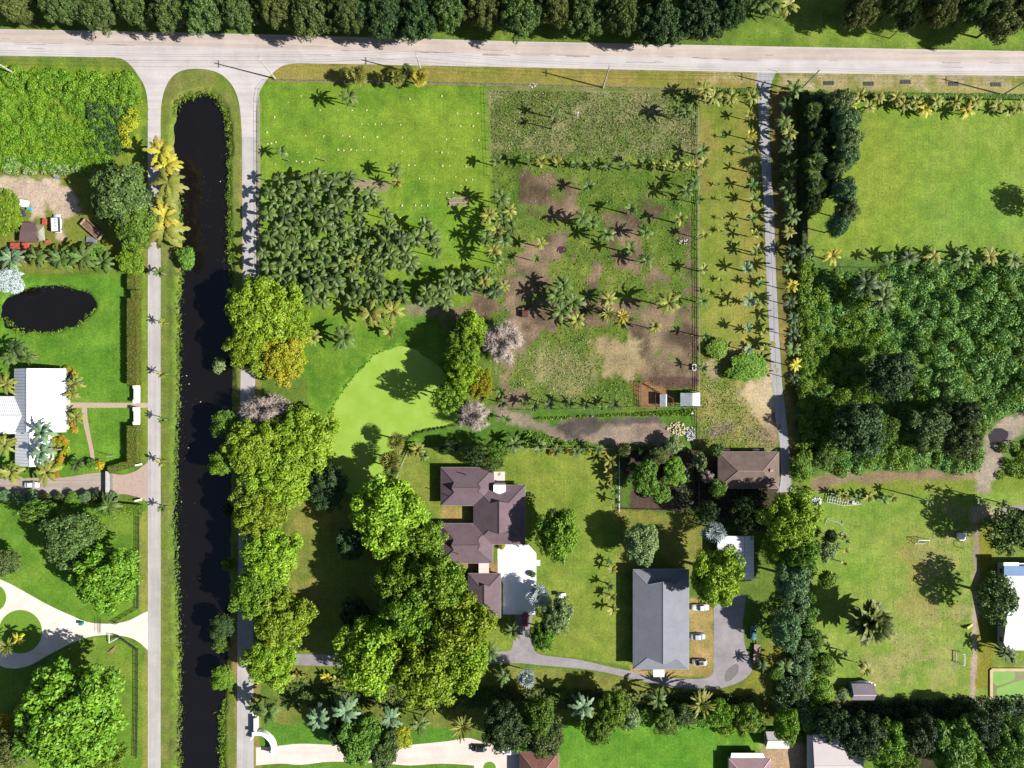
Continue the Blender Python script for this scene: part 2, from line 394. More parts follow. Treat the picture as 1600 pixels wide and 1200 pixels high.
# canal banks
paint([(250,160),(268,118),(300,108),(330,110),(362,135),(376,180),(378,430),(378,1300),(250,1300)], G(118,146,40), .4, .4, 'canal_bank', c2=G(128,140,66))
paint([(262,400),(275,400),(276,1300),(264,1300)], G(112,150,40), .8, .6, a=.8, c2=G(80,110,40))
paint([(357,200),(364,200),(364,430),(358,430)], G(84,124,34), .8, .6, a=.8)
paint([(377,140),(406,140),(408,1300),(366,1300)], G(150,150,72), .5, .5, 'verge')
paint([(360,1010),(372,1000),(374,1060),(362,1060)], G(170,130,100), 1, 1, a=.8)

# colour variation of growth and wear (no light in it)
v = 1 + 0.10 * N2 + 0.07 * N4 + 0.07 * N3
col *= v[..., None]
warm = np.clip(0.5 * N1 + 0.35 * N5, -1, 1)
col[..., 0] *= 1 + 0.10 * warm; col[..., 2] *= 1 + 0.10 * warm
lum = col.mean(-1, keepdims=True); col = col * .87 + lum * .13
col *= np.array([1.0, .925, .86])
col = np.clip(col, 0.004, 0.8)

# ---- heights: banks of the canal and ponds; open ground stays flat for the sheets
CANAL = [(270,200),(272,180),(277,160),(292,150),(312,145),(327,144),(336,152),(350,170),(356,190),(357,225),(354,275),(356,400),(360,432),(362,560),(360,700),(358,850),(357,1000),(350,1060),(349,1095),(346,1125),(347,1300),(279,1300),(277,1100),(278,1025),(274,930),(271,800),(274,675),(277,600),(278,475),(281,425),(283,400),(280,375),(279,300),(276,250),(270,225)]
POND = [(645,541),(660,556),(690,575),(705,600),(716,630),(716,655),(690,667),(668,671),(650,675),(636,683),(630,690),(626,705),(613,722),(605,745),(590,765),(565,775),(540,770),(520,745),(510,715),(504,690),(508,655),(520,637),(530,617),(545,597),(560,577),(575,565),(590,552),(615,542),(630,539)]
WPOND = [(0,478),(10,465),(28,457),(45,452),(65,446),(95,447),(120,452),(143,460),(150,472),(145,487),(127,505),(110,512),(75,520),(30,519),(7,512),(0,498)]
gz = np.zeros_like(gx)
DOLD = {}
for nm, pl, wz, sl in (('c', CANAL, -1.0, .62), ('p', POND, -0.45, .5), ('w', WPOND, -0.45, .5)):
    d = sdf(pl) + 0.35 * N4 + 0.25 * N2; DOLD[nm] = d
    gz = np.minimum(gz, np.maximum(-2.6, wz - sl * d))
for pl in ([(1206,645),(1212,644),(1215,655),(1212,662),(1207,658)], [(1548,670),(1565,668),(1576,674),(1576,685),(1560,697),(1546,694),(1543,680)], [(869,386),(876,383),(885,386),(886,394),(878,398),(870,394)]):
    d = sdf(pl) + .25 * N4; gz = np.minimum(gz, np.maximum(-.5, -.10 - .12 * d))
rough = np.isin(zone, [zones.index(z) for z in ('weedy_field', 'undergrowth', 'vine_field')])
gz += np.where(rough & (gz > -0.01), 0.10 * (N4 + N2), 0)
me_v = np.stack([gx, gy, gz], -1).reshape(-1, 3)

gm, n, l, b = base_mat('ground_cover', 0.95, 0.1)
at = n.new('ShaderNodeAttribute'); at.attribute_name = 'cover'
f1 = pos_noise(n, l, 1.7, 6, 0.75); f2 = pos_noise(n, l, 0.35, 4, 0.65)
r1 = ramp(n, l, f1.outputs[0], 0.33, 0.68, (0.62,0.62,0.62,1), (1.38,1.38,1.36,1))
r2 = ramp(n, l, f2.outputs[0], 0.32, 0.68, (0.84,0.87,0.9,1), (1.16,1.13,1.05,1))
c = mixc(n, l, 1.0, at.outputs['Color'], r1.outputs[0], 'MULTIPLY')
c = mixc(n, l, 1.0, c, r2.outputs[0], 'MULTIPLY')
gp_ = n.new('ShaderNodeNewGeometry'); mpp = n.new('ShaderNodeMapping'); mpp.inputs['Scale'].default_value = (1.3, 0.03, 1); mpp.inputs['Rotation'].default_value = (0, 0, 0.01)
l.new(gp_.outputs['Position'], mpp.inputs['Vector']); f3 = pos_noise(n, l, 1.0, 3, .6, vec=mpp.outputs[0])
r3 = ramp(n, l, f3.outputs[0], .35, .65, (.93,.94,.95,1), (1.07,1.06,1.03,1)); c = mixc(n, l, 1.0, c, r3.outputs[0], 'MULTIPLY')
f4 = pos_noise(n, l, 0.9, 8, .8); r4 = ramp(n, l, f4.outputs[0], .60, .75, (1,1,1,1), (1.25,1.12,1.15,1)); c = mixc(n, l, 1.0, c, r4.outputs[0], 'MULTIPLY')
l.new(c, b.inputs['Base Color'])
bp = n.new('ShaderNodeBump'); bp.inputs['Strength'].default_value = 0.55; bp.inputs['Distance'].default_value = 0.12
l.new(f1.outputs[0], bp.inputs['Height']); l.new(bp.outputs[0], b.inputs['Normal'])

jj, ii = np.meshgrid(np.arange(ny - 1), np.arange(nx - 1), indexing='ij')
q = np.stack([jj * nx + ii, jj * nx + ii + 1, (jj + 1) * nx + ii + 1, (jj + 1) * nx + ii], -1).reshape(-1, 4)
qz = zone[:-1, :-1].reshape(-1)
colf = np.concatenate([col.reshape(-1, 3), np.ones((nx * ny, 1))], 1)
for zi, zn in enumerate(zones):
    f = q[qz == zi]
    if not len(f): continue
    used, inv = np.unique(f, return_inverse=True)
    me = np_mesh(zn, me_v[used], inv.reshape(-1, 4), gm)
    ca = me.color_attributes.new('cover', 'FLOAT_COLOR', 'POINT')
    ca.data.foreach_set('color', colf[used].astype(np.float32).ravel())
    me.polygons.foreach_set('use_smooth', np.ones(len(f), bool))
    tag(link(zn, me), kind='structure')
# the country beyond
far = plain('far_grass', G(100,134,44), G(80,112,40), 0.03, 0.95)
B = 3500; mb = MB()
mb.add([(-B,-B,0),(B,-B,0),(B,Y0,0),(-B,Y0,0),(-B,Y1,0),(B,Y1,0),(B,B,0),(-B,B,0),(X0,Y0,0),(X0,Y1,0),(X1,Y0,0),(X1,Y1,0)],
       [(0,1,2,10,8,3),(4,9,11,5,6,7),(3,8,9,4),(10,2,5,11)])
tag(mb.build('surrounding_land', far), kind='structure')

# ------------------------------------------------------------------ water
def water(name, c):
    m, n, l, b = base_mat(name, 0.06, 0.5)
    t = pos_noise(n, l, 0.12, 3)
    l.new(mixc(n, l, t.outputs[0], tuple(c), tuple(v * 1.5 for v in c)), b.inputs['Base Color'])
    t2 = pos_noise(n, l, 3.0, 2); bp = n.new('ShaderNodeBump'); bp.inputs['Strength'].default_value = 0.06; bp.inputs['Distance'].default_value = 0.05
    l.new(t2.outputs[0], bp.inputs['Height']); l.new(bp.outputs[0], b.inputs['Normal'])
    return m
WM = water('canal_water', (0.0040, 0.0034, 0.0032))
def sheet(name, poly, z, m, kind='structure'):
    mb = MB(); pts = [P(x, y) for x, y in poly]
    ar = sum(pts[i].x*pts[(i+1)%len(pts)].y-pts[(i+1)%len(pts)].x*pts[i].y for i in range(len(pts)))
    if ar < 0: pts = pts[::-1]
    mb.add([(p.x, p.y, z) for p in pts], [tuple(range(len(pts)))])
    return tag(mb.build(name, m), kind=kind)
sheet('canal_water', [(258,134),(368,134),(368,1249),(258,1249)], -1.0, WM)
sheet('pond_water', [(-14,436),(162,436),(162,530),(-14,530)], -0.45, WM)
sheet('puddle_water', rect(1204,640,1218,665), -0.12, water('puddle', G(95,82,76)))
sheet('puddle_water', rect(1538,662,1582,702), -0.12, water('puddle_dark', G(58,50,54)))
sheet('puddle_water', rect(866,380,889,401), -0.12, water('puddle_brown', G(80,55,55)))
dw, n, l, b = base_mat('duckweed', 0.75, 0.2)
t = pos_noise(n, l, 0.16, 5, 0.6); t3 = pos_noise(n, l, 6, 3)
r_ = ramp(n, l, t.outputs[0], 0.35, 0.65, G(152,190,62)+(1,), G(170,202,84)+(1,))
r3 = ramp(n, l, t3.outputs[0], 0.3, 0.7, (0.94,0.94,0.92,1), (1.05,1.05,1.05,1))
l.new(mixc(n, l, 1.0, r_.outputs[0], r3.outputs[0], 'MULTIPLY'), b.inputs['Base Color'])
tag(sheet('pond_water', [(494,530),(726,530),(726,786),(494,786)], -0.52, WM))
tag(sheet('duckweed', [(495,531),(725,531),(725,785),(495,785)], -0.45, dw), kind='stuff')

# ------------------------------------------------------------------ roads and paving
def asphalt(name, c, c2, crack=0.5, ax=0, streak=0.5):
    """ax: 0 streaks along x, 1 along y"""
    m, n, l, b = base_mat(name, 0.9, 0.2)
    g = n.new('ShaderNodeNewGeometry'); mp = n.new('ShaderNodeMapping')
    mp.inputs['Scale'].default_value = (0.02, 0.9, 1) if ax == 0 else (0.9, 0.02, 1) if ax == 1 else (.25, .35, 1)
    l.new(g.outputs['Position'], mp.inputs['Vector'])
    s = pos_noise(n, l, 1.0, 5, 0.7, vec=mp.outputs[0])
    rs = ramp(n, l, s.outputs[0], 0.35, 0.65)
    a = mixc(n, l, rs.outputs[0], tuple(c), tuple(c2))
    t = pos_noise(n, l, 0.12, 6, 0.7); rt = ramp(n, l, t.outputs[0], 0.35, 0.68, (0.86,0.85,0.85,1), (1.08,1.08,1.08,1))
    a = mixc(n, l, 1.0, a, rt.outputs[0], 'MULTIPLY')
    t2 = pos_noise(n, l, 9, 3, 0.8); r2 = ramp(n, l, t2.outputs[0], 0.3, 0.7, (0.93,0.93,0.93,1), (1.06,1.06,1.06,1))
    a = mixc(n, l, 1.0, a, r2.outputs[0], 'MULTIPLY')
    # hairline cracks
    mp2 = n.new('ShaderNodeMapping'); mp2.inputs['Scale'].default_value = (0.05, 0.16, 1) if ax == 0 else (0.16, 0.05, 1)
    wn = pos_noise(n, l, 0.5, 4); wa = n.new('ShaderNodeVectorMath'); wa.operation = 'SCALE'; wa.inputs['Scale'].default_value = 6
    l.new(wn.outputs['Color'], wa.inputs[0]); ad = n.new('ShaderNodeVectorMath'); l.new(g.outputs['Position'], ad.inputs[0]); l.new(wa.outputs[0], ad.inputs[1])
    l.new(ad.outputs[0], mp2.inputs['Vector'])
    vo = n.new('ShaderNodeTexVoronoi'); vo.feature = 'DISTANCE_TO_EDGE'; vo.inputs['Scale'].default_value = 1.0
    l.new(mp2.outputs[0], vo.inputs['Vector'])
    rc = ramp(n, l, vo.outputs[0], 0.0, 0.012, (1-crack*.4,)*3+(1,), (1,1,1,1))
    a = mixc(n, l, 1.0, a, rc.outputs[0], 'MULTIPLY')
    l.new(a, b.inputs['Base Color'])
    return m
RD1 = asphalt('road_upper_lane', G(222,208,198), G(205,188,178), 0.5, 0)
RD2 = asphalt('road_lower_lane', G(226,218,216), G(212,204,202), 0.35, 0)
LANE = asphalt('lane_asphalt', G(214,208,204), G(192,188,184), 0.4, 1)
LANE2 = asphalt('lane_asphalt_grey', G(196,193,194), G(172,170,172), 0.5, 1)
DRV = asphalt('drive_asphalt', G(180,172,174), G(158,152,154), 0.5, 2)
PINK = asphalt('pink_drive', G(246,226,216,1.15), G(238,216,204,1.1), 0.1, 0)
PAVE = plain('paver', G(208,180,166), G(188,165,150), 1.2, 0.85, 0.2, 6)
WCON = plain('white_concrete', G(250,250,253,1.35), G(244,243,247,1.25), 0.4, 0.8, 0.1, 5)
CREAM = asphalt('cream_drive', G(244,236,222,1.2), G(234,222,206,1.15), 0.2, 2)
SHELL = plain('path_gravel', G(214,190,168), G(190,165,142), 2.0, 0.9, 0.3, 6)
PATCH = plain('asphalt_patch', G(120,114,116), G(140,134,134), 1.5, 0.9)
DARKL = plain('crack_seal', G(150,138,132), G(175,162,154), 0.5, 0.9)

def slab(name, poly, z, m, z0=-0.05, h=0):
    mb = MB(); mb.prism([tuple(P(x, y, 0, h).xy) for x, y in poly], z0, z)
    return tag(mb.build(name, m), kind='structure')
def curve(pts, n=6):
    """Catmull-Rom through pixel points"""
    out = []; p = [pts[0]] + list(pts) + [pts[-1]]
    for i in range(1, len(p) - 2):
        for k in range(n):
            t = k / n; a, b_, c_, d = p[i-1], p[i], p[i+1], p[i+2]
            out.append(tuple(0.5 * (2*b_[j] + (c_[j]-a[j])*t + (2*a[j]-5*b_[j]+4*c_[j]-d[j])*t*t + (3*b_[j]-a[j]-3*c_[j]+d[j])*t**3) for j in (0, 1)))
    out.append(pts[-1]); return out
top = [(-900,25),(0,45.5),(200,49),(400,53.5),(800,64.5),(1200,72.5),(1600,80),(2500,97)]
mid = [(-900,46),(0,66),(400,76),(800,85),(1200,92.5),(1600,99.5),(2500,116)]
bot = [(-900,67),(0,87),(180,89.5),(455,98.5),(800,105),(1200,113.5),(1600,118.5),(2500,136)]
slab('road_upper_lane', top + mid[::-1], 0.030, RD1)
slab('road_lower_lane', mid + bot[::-1], 0.026, RD2)
# side roads with their shared mouth
mouth = curve([(168,88.5),(190,92),(204,102),(216,118),(225,133),(230,152),(231,175),(231,215)], 5) + curve([(251,215),(251,180),(254,152),(263,128),(278,113),(300,107.5),(325,109),(345,116),(361,131),(371,151),(376,180),(378,215)], 5) + curve([(400,215),(400,175),(403,152),(409,137),(420,121),(436,106),(452,100),(472,98.6)], 5) + [(472,93),(168,84)]
slab('road_mouth', mouth, 0.020, RD2)
slab('side_road', [(231,214),(231,1600),(251,1600),(251,214)], 0.024, LANE)
slab('canal_road', [(400,214),(400,430),(398,700),(396,1000),(397,1600),(368,1600),(371,1000),(374,700),(379,430),(378,214)], 0.024, LANE)
slab('narrow_lane', curve([(1182,110),(1184,150),(1188,230),(1194,324),(1197,417),(1202,520),(1207,600),(1211,650),(1218,690),(1220,750),(1214,770)], 4) + curve([(1238,768),(1236,750),(1233,700),(1228,650),(1222,600),(1216,500),(1212,417),(1209,324),(1205,270),(1202,153),(1212,114)], 4), 0.014, LANE2)
slab('lane_seam', curve([(1200,150),(1203,300),(1206,420),(1213,598),(1215,620)], 4) + curve([(1215.6,620),(1213.6,598),(1206.6,420),(1203.6,300),(1200.6,150)], 4), 0.018, PATCH)
# seam lines and tar marks on the main road
def strip(name, pts, wd, z, m):
    a = []; b_ = []
    for i, p in enumerate(pts):
        q0 = pts[max(0, i-1)]; q1 = pts[min(len(pts)-1, i+1)]
        dx, dy = q1[0]-q0[0], q1[1]-q0[1]; L = math.hypot(dx, dy) or 1
        a.append((p[0]-dy/L*wd/2, p[1]+dx/L*wd/2)); b_.append((p[0]+dy/L*wd/2, p[1]-dx/L*wd/2))
    return slab(name, a + b_[::-1], z, m)
rr = random.Random(5)
for k in range(34):
    x = rr.uniform(0, 1570); L = rr.uniform(8, 60); off = rr.choice((0, 0, 0, 1.5, -6, 8)) + rr.uniform(-.6, .6)
    pts = []
    for s in range(6):
        xx = x + L * s / 5; yy = np.interp(xx, [p[0] for p in mid], [p[1] for p in mid]) + off + rr.uniform(-.5, .5)
        pts.append((xx, yy))
    strip('tar_seam', pts, rr.uniform(.5, 1.1), 0.036, DARKL)
strip('road_edge_line', [(x, np.interp(x, [p[0] for p in top], [p[1] for p in top]) + 1.0) for x in range(0, 1601, 80)], .9, 0.036, TRIM)
strip('road_edge_line', [(x, np.interp(x, [p[0] for p in bot], [p[1] for p in bot]) - 1.0) for x in range(470, 1181, 60)], .7, 0.036, TRIM)
# drives, courts and paths
slab('house_drive', curve([(455,1022),(500,1022),(527,1024),(600,1024),(700,1018),(785,1018),(800,1012),(803,985),(806,950),(800,905)], 4) + [(836,905),(834,950)] + curve([(828,985),(834,1012),(845,1023),(900,1030),(950,1041),(987,1049),(1020,1057),(1060,1060),(1100,1060),(1113,1052),(1115,1030),(1115,930)], 4) + [(1166,930)] + curve([(1160,975),(1165,1012),(1175,1035),(1172,1053),(1150,1068),(1112,1077.5),(1075,1076),(1037,1072),(987,1060),(925,1047),(850,1040),(800,1036),(700,1040),(600,1042),(527,1041),(455,1039)], 4), 0.014, DRV)
slab('dark_patch', curve([(1132,1058),(1136,1047),(1148,1038),(1154,1040),(1152,1052),(1140,1064),(1133,1064)], 4), 0.020, PATCH)
slab('concrete_court', [(777.5,858),(790,851),(826,851),(838,865),(838,875),(844,875),(844,884),(838,884),(838,906),(836,960),(786,960),(786,912),(778,895)], 0.022, WCON)
slab('walkway', [(772,737),(789,737),(789,762),(772,762)], 0.022, PINK)
slab('walkway', [(1021,1040),(1038,1040),(1038,1058),(1021,1058)], 0.024, WCON)
slab('circle_drive', curve([(-60,880),(0,905),(25,917),(75,945),(112,962),(137,972),(165,974.5),(187,973),(205,968),(220,960)], 4) + [(231,955),(231,1016)] + curve([(222,1007),(205,997),(175,992),(140,995),(112,1005),(82,1020),(50,1038),(30,1044),(15,1044),(0,1040),(-60,1010)], 4), 0.012, CREAM)
circ = lambda cx, cy, r, n=28: [(cx + r*math.cos(2*math.pi*i/n), cy + r*math.sin(2*math.pi*i/n)) for i in range(n)]
ISL = plain('island_grass', G(104,150,34), G(122,160,44), 1.2, 0.95, 0.3, 8)
slab('lawn_island', [(p[0], p[1]) for p in circ(32, 987, 34)], 0.05, ISL)
slab('lawn_island', circ(-12, 934, 22), 0.05, ISL)
slab('gate_drive', [(-60,748),(0,748),(100,746),(140,740),(172,737),(172,776),(140,776),(0,775),(-60,775)], 0.010, asphalt('gravel_drive', G(200,184,172), G(176,160,148), .1, 0))
slab('paver_apron', curve([(172,739),(190,742),(210,737),(222,729),(231,722)], 4) + curve([(231,786),(222,779),(205,774),(190,772),(172,776)], 4), 0.012, PAVE)
slab('garden_path', [(101,629),(231,629.5),(231,637),(101,637)], 0.010, SHELL)
slab('garden_path', curve([(127,636),(130,660),(137,690),(141,710),(142,727)], 4) + curve([(148,727),(147,708),(143,688),(137,655),(136,636)], 4), 0.014, SHELL)
slab('pink_drive', curve([(400,1168),(430,1166),(470,1162),(520,1164),(600,1168),(650,1163),(700,1158),(730,1153),(750,1158),(780,1165),(818,1172)], 4) + [(818,1260),(760,1260)] + curve([(740,1196),(690,1193),(640,1196),(600,1193),(520,1190),(470,1195),(440,1193),(400,1196)], 4), 0.010, PINK)
slab('drive_island', circ(765, 1200, 10) , 0.04, ISL)
slab('grey_road_stub', [(1568,790),(1700,790),(1700,800),(1568,802)], 0.012, DRV)
slab('concrete_strip', [(418,124.5),(700,129),(1090,139.5),(1090,141),(700,131),(418,126.5)], 0.014, plain('old_concrete', G(150,146,128), G(120,122,98), 1, .9))
slab('concrete_strip', [(401.5,150),(406,150),(407,432),(402,432)], 0.010, plain('old_concrete_b', G(176,172,160), G(140,140,124), 1, .9))

# ------------------------------------------------------------------ plants: meshes
def crown_np(Rr, Ht, seed, nclump, leaf, dens=1.25, zlow=0.28, flat=1.0, asp=.6, spread=(.5, 1.0), rcr=(.2, .34)):
    rs = np.random.RandomState(seed)
    z0 = Ht * zlow; zc = z0 + (Ht - z0) * 0.42
    C = []; V = []; Nn = []; S = []
    for i in range(nclump):
        a = 2 * math.pi * (i * 0.618 + rs.uniform(0, .15)); 
        u = (i + .5) / nclump; el_ = math.asin(min(1, 1 - u * 1.15)) if u < .87 else -0.15
        rc = Rr * rs.uniform(*rcr); k = rs.uniform(*spread)
        rr_ = max(0, (Rr - rc)) * k * (1 + .12 * math.sin(3 * a + seed)) * (1.0 if i % 4 else rs.uniform(.85, 1.16))
        c = np.array([math.cos(a) * math.cos(el_) * rr_, math.sin(a) * math.cos(el_) * rr_, zc + math.sin(el_) * (Ht - zc - rc * .75) * k])
        C.append((c, rc))
        n = int(dens * 2 * math.pi * rc * rc * 1.1 / (2 * leaf * leaf * asp) )
        d = unit(rs.normal(size=(n, 3))); d[:, 2] = np.where(d[:, 2] < -0.35, -d[:, 2], d[:, 2])
        lump = 1 + .13 * np.sin(d[:, 0] * 5 + i) * np.cos(d[:, 1] * 6 + 2 * i)
        r = rc * lump * rs.uniform(.82, 1.06, n) ; p = c + d * r[:, None] * np.array([1, 1, .8 * flat])
        V.append(p); Nn.append(d * .9 + rs.normal(size=(n, 3)) * .55 + np.array([0, 0, .25])); S.append(leaf * rs.uniform(.6, 1.25, n))
    # leaves inside, so that no sky shows straight through the middle
    m = int(.14 * sum(len(x) for x in V)); a = rs.uniform(0, 2*math.pi, m); r = Rr * .72 * np.sqrt(rs.uniform(0, 1, m))
    V.append(np.stack([np.cos(a)*r, np.sin(a)*r, zc + rs.uniform(-.2, .35, m) * (Ht - zc)], 1)); Nn.append(rs.normal(size=(m, 3)) + np.array([0,0,1.2])); S.append(np.full(m, leaf * 1.7))
    v, f = diamonds(np.concatenate(V), np.concatenate(Nn), np.concatenate(S), asp, rs)
    return v, f, C, zc

def trunk_mesh(name, C, zc, Ht, r0, m=None, limbs=8):
    mb = MB(); mb.tube([(0,0,-.2),(0.1,0,zc*.35),(0,.1,zc*.7),(0,0,zc*1.15)], [r0*1.25, r0, r0*.85, r0*.5], 8)
    for c, rc in C[::max(1, len(C)//limbs)]:
        s = Vector((0, 0, zc * .62)); e = Vector(tuple(c)); md = s.lerp(e, .5) + Vector((0, 0, -.08 * Ht * 0 + .4))
        mb.tube([s, md, e], [r0*.45, r0*.28, r0*.1], 5)
    return mb.mesh(name, m or BARK, True)

TREE = {}
def make_tree_mesh(kind, var, Rr, Ht, nclump, leaf, dens, **kw):
    v, f, C, zc = crown_np(Rr, Ht, hash_(kind) + var * 13, nclump, leaf, dens, **kw)
    TREE.setdefault(kind, []).append((np_mesh('crown', v, f, FO['green']), trunk_mesh('trunk', C, zc, Ht, Rr * .045), Rr, Ht))
def hash_(s): return sum(ord(ch) * (i + 3) for i, ch in enumerate(s)) % 9973
for k in range(4): make_tree_mesh('broad', k, 10, 14, 95, .36, 1.15, rcr=(.12,.23))
for k in range(3): make_tree_mesh('dense', k, 10, 12, 130, .31, 1.15, rcr=(.10,.18))
for k in range(3): make_tree_mesh('fine', k, 6, 9, 42, .27, 1.2, rcr=(.15,.27))
for k in range(3): make_tree_mesh('small', k, 3.5, 5, 16, .26, 1.3, rcr=(.26,.4))
for k in range(2): make_tree_mesh('open', k, 7, 9, 46, .30, .8, rcr=(.10,.2))
for k in range(3): make_tree_mesh('shrub', k, 2, 2.2, 9, .20, 1.2, rcr=(.3,.48), zlow=.05)

def tree(x, y, r, h, kind, fol, label, cat='tree', group=None, sy=1.0, name=None):
    var = R.choice(TREE[kind]); cm, tm, Rr, Ht = var
    o = thing(name or {'shrub': 'shrub'}.get(kind, 'leafy_tree'), label, cat, P(x, y, 0, h * .62), R.uniform(0, 6.28), group)
    s = 1.09 * r * U / Rr * (HC - h * .62) / HC
    o.scale = (s, s * sy, h / Ht)
    if sy != 1.0: o.rotation_euler = (0, 0, 0)
    cr = link('crown' if kind != 'shrub' else 'foliage', cm, o)
    cr.material_slots[0].link = 'OBJECT'; cr.material_slots[0].material = FO[fol]
    link('trunk' if kind != 'shrub' else 'stem', tm, o)
    return o

# bare trees: a haze of fine pale twigs
def bare_mesh(seed, Rr=7, Ht=9):
    rs = np.random.RandomState(seed); V = []; F = []; n0 = 0
    mbt = MB(); mbt.tube([(0,0,-.2),(0,0,Ht*.3),(.2,.1,Ht*.55)], [.34,.28,.16], 7)
    tips = []
    for i in range(13):
        a = i * 2.4; e = rs.uniform(.15, 1.2); L = Rr * rs.uniform(.55, .8)
        s = Vector((0, 0, Ht * rs.uniform(.3, .5))); d = Vector((math.cos(a)*math.cos(e), math.sin(a)*math.cos(e), math.sin(e)*.75))
        pe = s + d * L; pm = s + d * L * .5 + Vector(rs.uniform(-.3, .3, 3))
        mbt.tube([s, pm, pe], [.15, .1, .05], 5); tips += [(pm, d), (pe, d), (s.lerp(pe, .75), d)]
    me_t = mbt.mesh('trunk', TWIG, True)
    A = []; Bv = []
    for p, d in tips:
        for k in range(46):
            dd = (d * .5 + Vector(rs.normal(size=3)) * .75 + Vector((0,0,.25))).normalized(); q = p + dd * rs.uniform(.8, 2.4)
            a0 = p + dd * rs.uniform(0, .5); A.append(tuple(a0)); Bv.append(tuple(q))
            for j in range(3):
                d2 = (dd + Vector(rs.normal(size=3)) * .7).normalized(); s2 = a0.lerp(q, rs.uniform(.3, .9)); A.append(tuple(s2)); Bv.append(tuple(s2 + d2 * rs.uniform(.4, 1.2)))
    A = np.array(A); Bv = np.array(Bv); d = unit(Bv - A); u = unit(np.cross(d, rs.normal(size=d.shape))); wv = np.cross(d, u)
    w_ = .06
    v = np.stack([A + u*w_, A - u*w_*.5 + wv*w_*.8, A - u*w_*.5 - wv*w_*.8, Bv], 1).reshape(-1, 3)
    k = np.arange(len(A))[:, None] * 4
    f = np.concatenate([k + np.array([[0, 1, 3]]), k + np.array([[1, 2, 3]]), k + np.array([[2, 0, 3]])])
    return me_t, np_mesh('twigs', v, f, TWIG), Rr, Ht
BARE = [bare_mesh(s) for s in (3, 8)]
def bare_tree(x, y, r, h, label, sy=1.0):
    tm, wm, Rr, Ht = R.choice(BARE)
    o = thing('bare_tree', label, 'tree', P(x, y, 0, h * .6), 0 if sy != 1 else R.uniform(0, 6), 'bare grey trees')
    s = r * U / (Rr + .6); o.scale = (s, s * sy, h / Ht)
    link('trunk', tm, o); t = link('twigs', wm, o); return o

# palms
def frond_np(L, W, up, droop, seg=8, serr=.55, vfold=.35, pw=.7):
    pts = []
    for i in range(seg + 1):
        t = i / seg; pts.append(np.array([L * t * (1 - .12 * t), 0, up * t * L - droop * L * t * t]))
    v = []; f = []
    for i in range(seg + 1):
        t = i / seg; wd = W * (math.sin(math.pi * min(1, t * .93 + .05)) ** pw) * (1 if i % 2 else serr)
        if i == 0: wd = W * .12
        fx = .16 * W
        v += [pts[i], pts[i] + np.array([fx, wd, -vfold * wd]), pts[i] + np.array([fx, -wd, -vfold * wd])]
    for i in range(seg):
        a = 3 * i; c_ = a + 3
        f += [(a, c_, c_ + 1, a + 1), (a, a + 2, c_ + 2, c_)]
    return np.array(v), f
def fan_np(Rf, pet):
    v = [(0,0,0),(pet,.05,pet*.35),(pet,-.05,pet*.35)]; f = [(0,1,2)]
    n = 9
    for i in range(n):
        a = math.radians(-100 + 200 * i / (n - 1)); a2 = math.radians(9)
        b0 = len(v); z = pet * .35
        v += [(pet, 0, z), (pet + Rf*.7*math.cos(a-a2), Rf*.7*math.sin(a-a2), z+.1), (pet + Rf*math.cos(a), Rf*math.sin(a), z - .12*Rf), (pet + Rf*.7*math.cos(a+a2), Rf*.7*math.sin(a+a2), z-.02)]
        f.append((b0, b0+1, b0+2, b0+3))
    return np.array(v, float), f
FR = {  # kind: list of frond meshes, count, elevation range, unit crown radius, crown height of proto, trunk r
    'coco': ([frond_np(3.4, .60, u, d) for u, d in ((.75,.85),(.45,.8),(.15,.6))], 15, 3.2),
    'fox': ([frond_np(2.75, .66, u, d, 8, .8, .7, .45) for u, d in ((.8,.75),(.5,.8),(.25,.7))], 9, 2.6),
    'date': ([frond_np(3.6, .30, u, d, 8, .6, .2) for u, d in ((1.0,.5),(.55,.5),(.2,.45))], 34, 3.4),
    'bush': ([frond_np(3.3, .42, u, d, 7, .75, .2) for u, d in ((1.3,.75),(.8,.55),(.45,.5))], 110, 3.2),
    'star': ([frond_np(2.0, .36, u, d, 6, .8, .2) for u, d in ((.6,.45),(.3,.4),(.9,.6))], 9, 1.9),
    'fan': ([fan_np(1.5, 1.9), fan_np(1.35, 1.5), fan_np(1.4, 1.1)], 26, 3.1),
    'sabal': ([fan_np(1.0, 1.2), fan_np(.9, .9), fan_np(1.0, .6)], 30, 2.1),
}
FRM = {}
for k, (lst, cnt, rad) in FR.items():
    ms = []
    for (v, f) in lst:
        mb = MB(); mb.add(v, f); me = mb.mesh('frond', PF['coco']); ms.append((me, v, f))
    FRM[k] = ms
PT = []
for k in range(4):      # trunks one metre tall, stretched per palm, some leaning
    lean = (0, .03, -.02, .05)[k]
    mb = MB(); mb.tube([(0,0,-.1),(lean*.4,0,.35),(lean,.3*lean,.7),(lean*1.2,0,1.0)], [.24,.17,.15,.13], 7); PT.append(mb.mesh('trunk', PBARK, True))
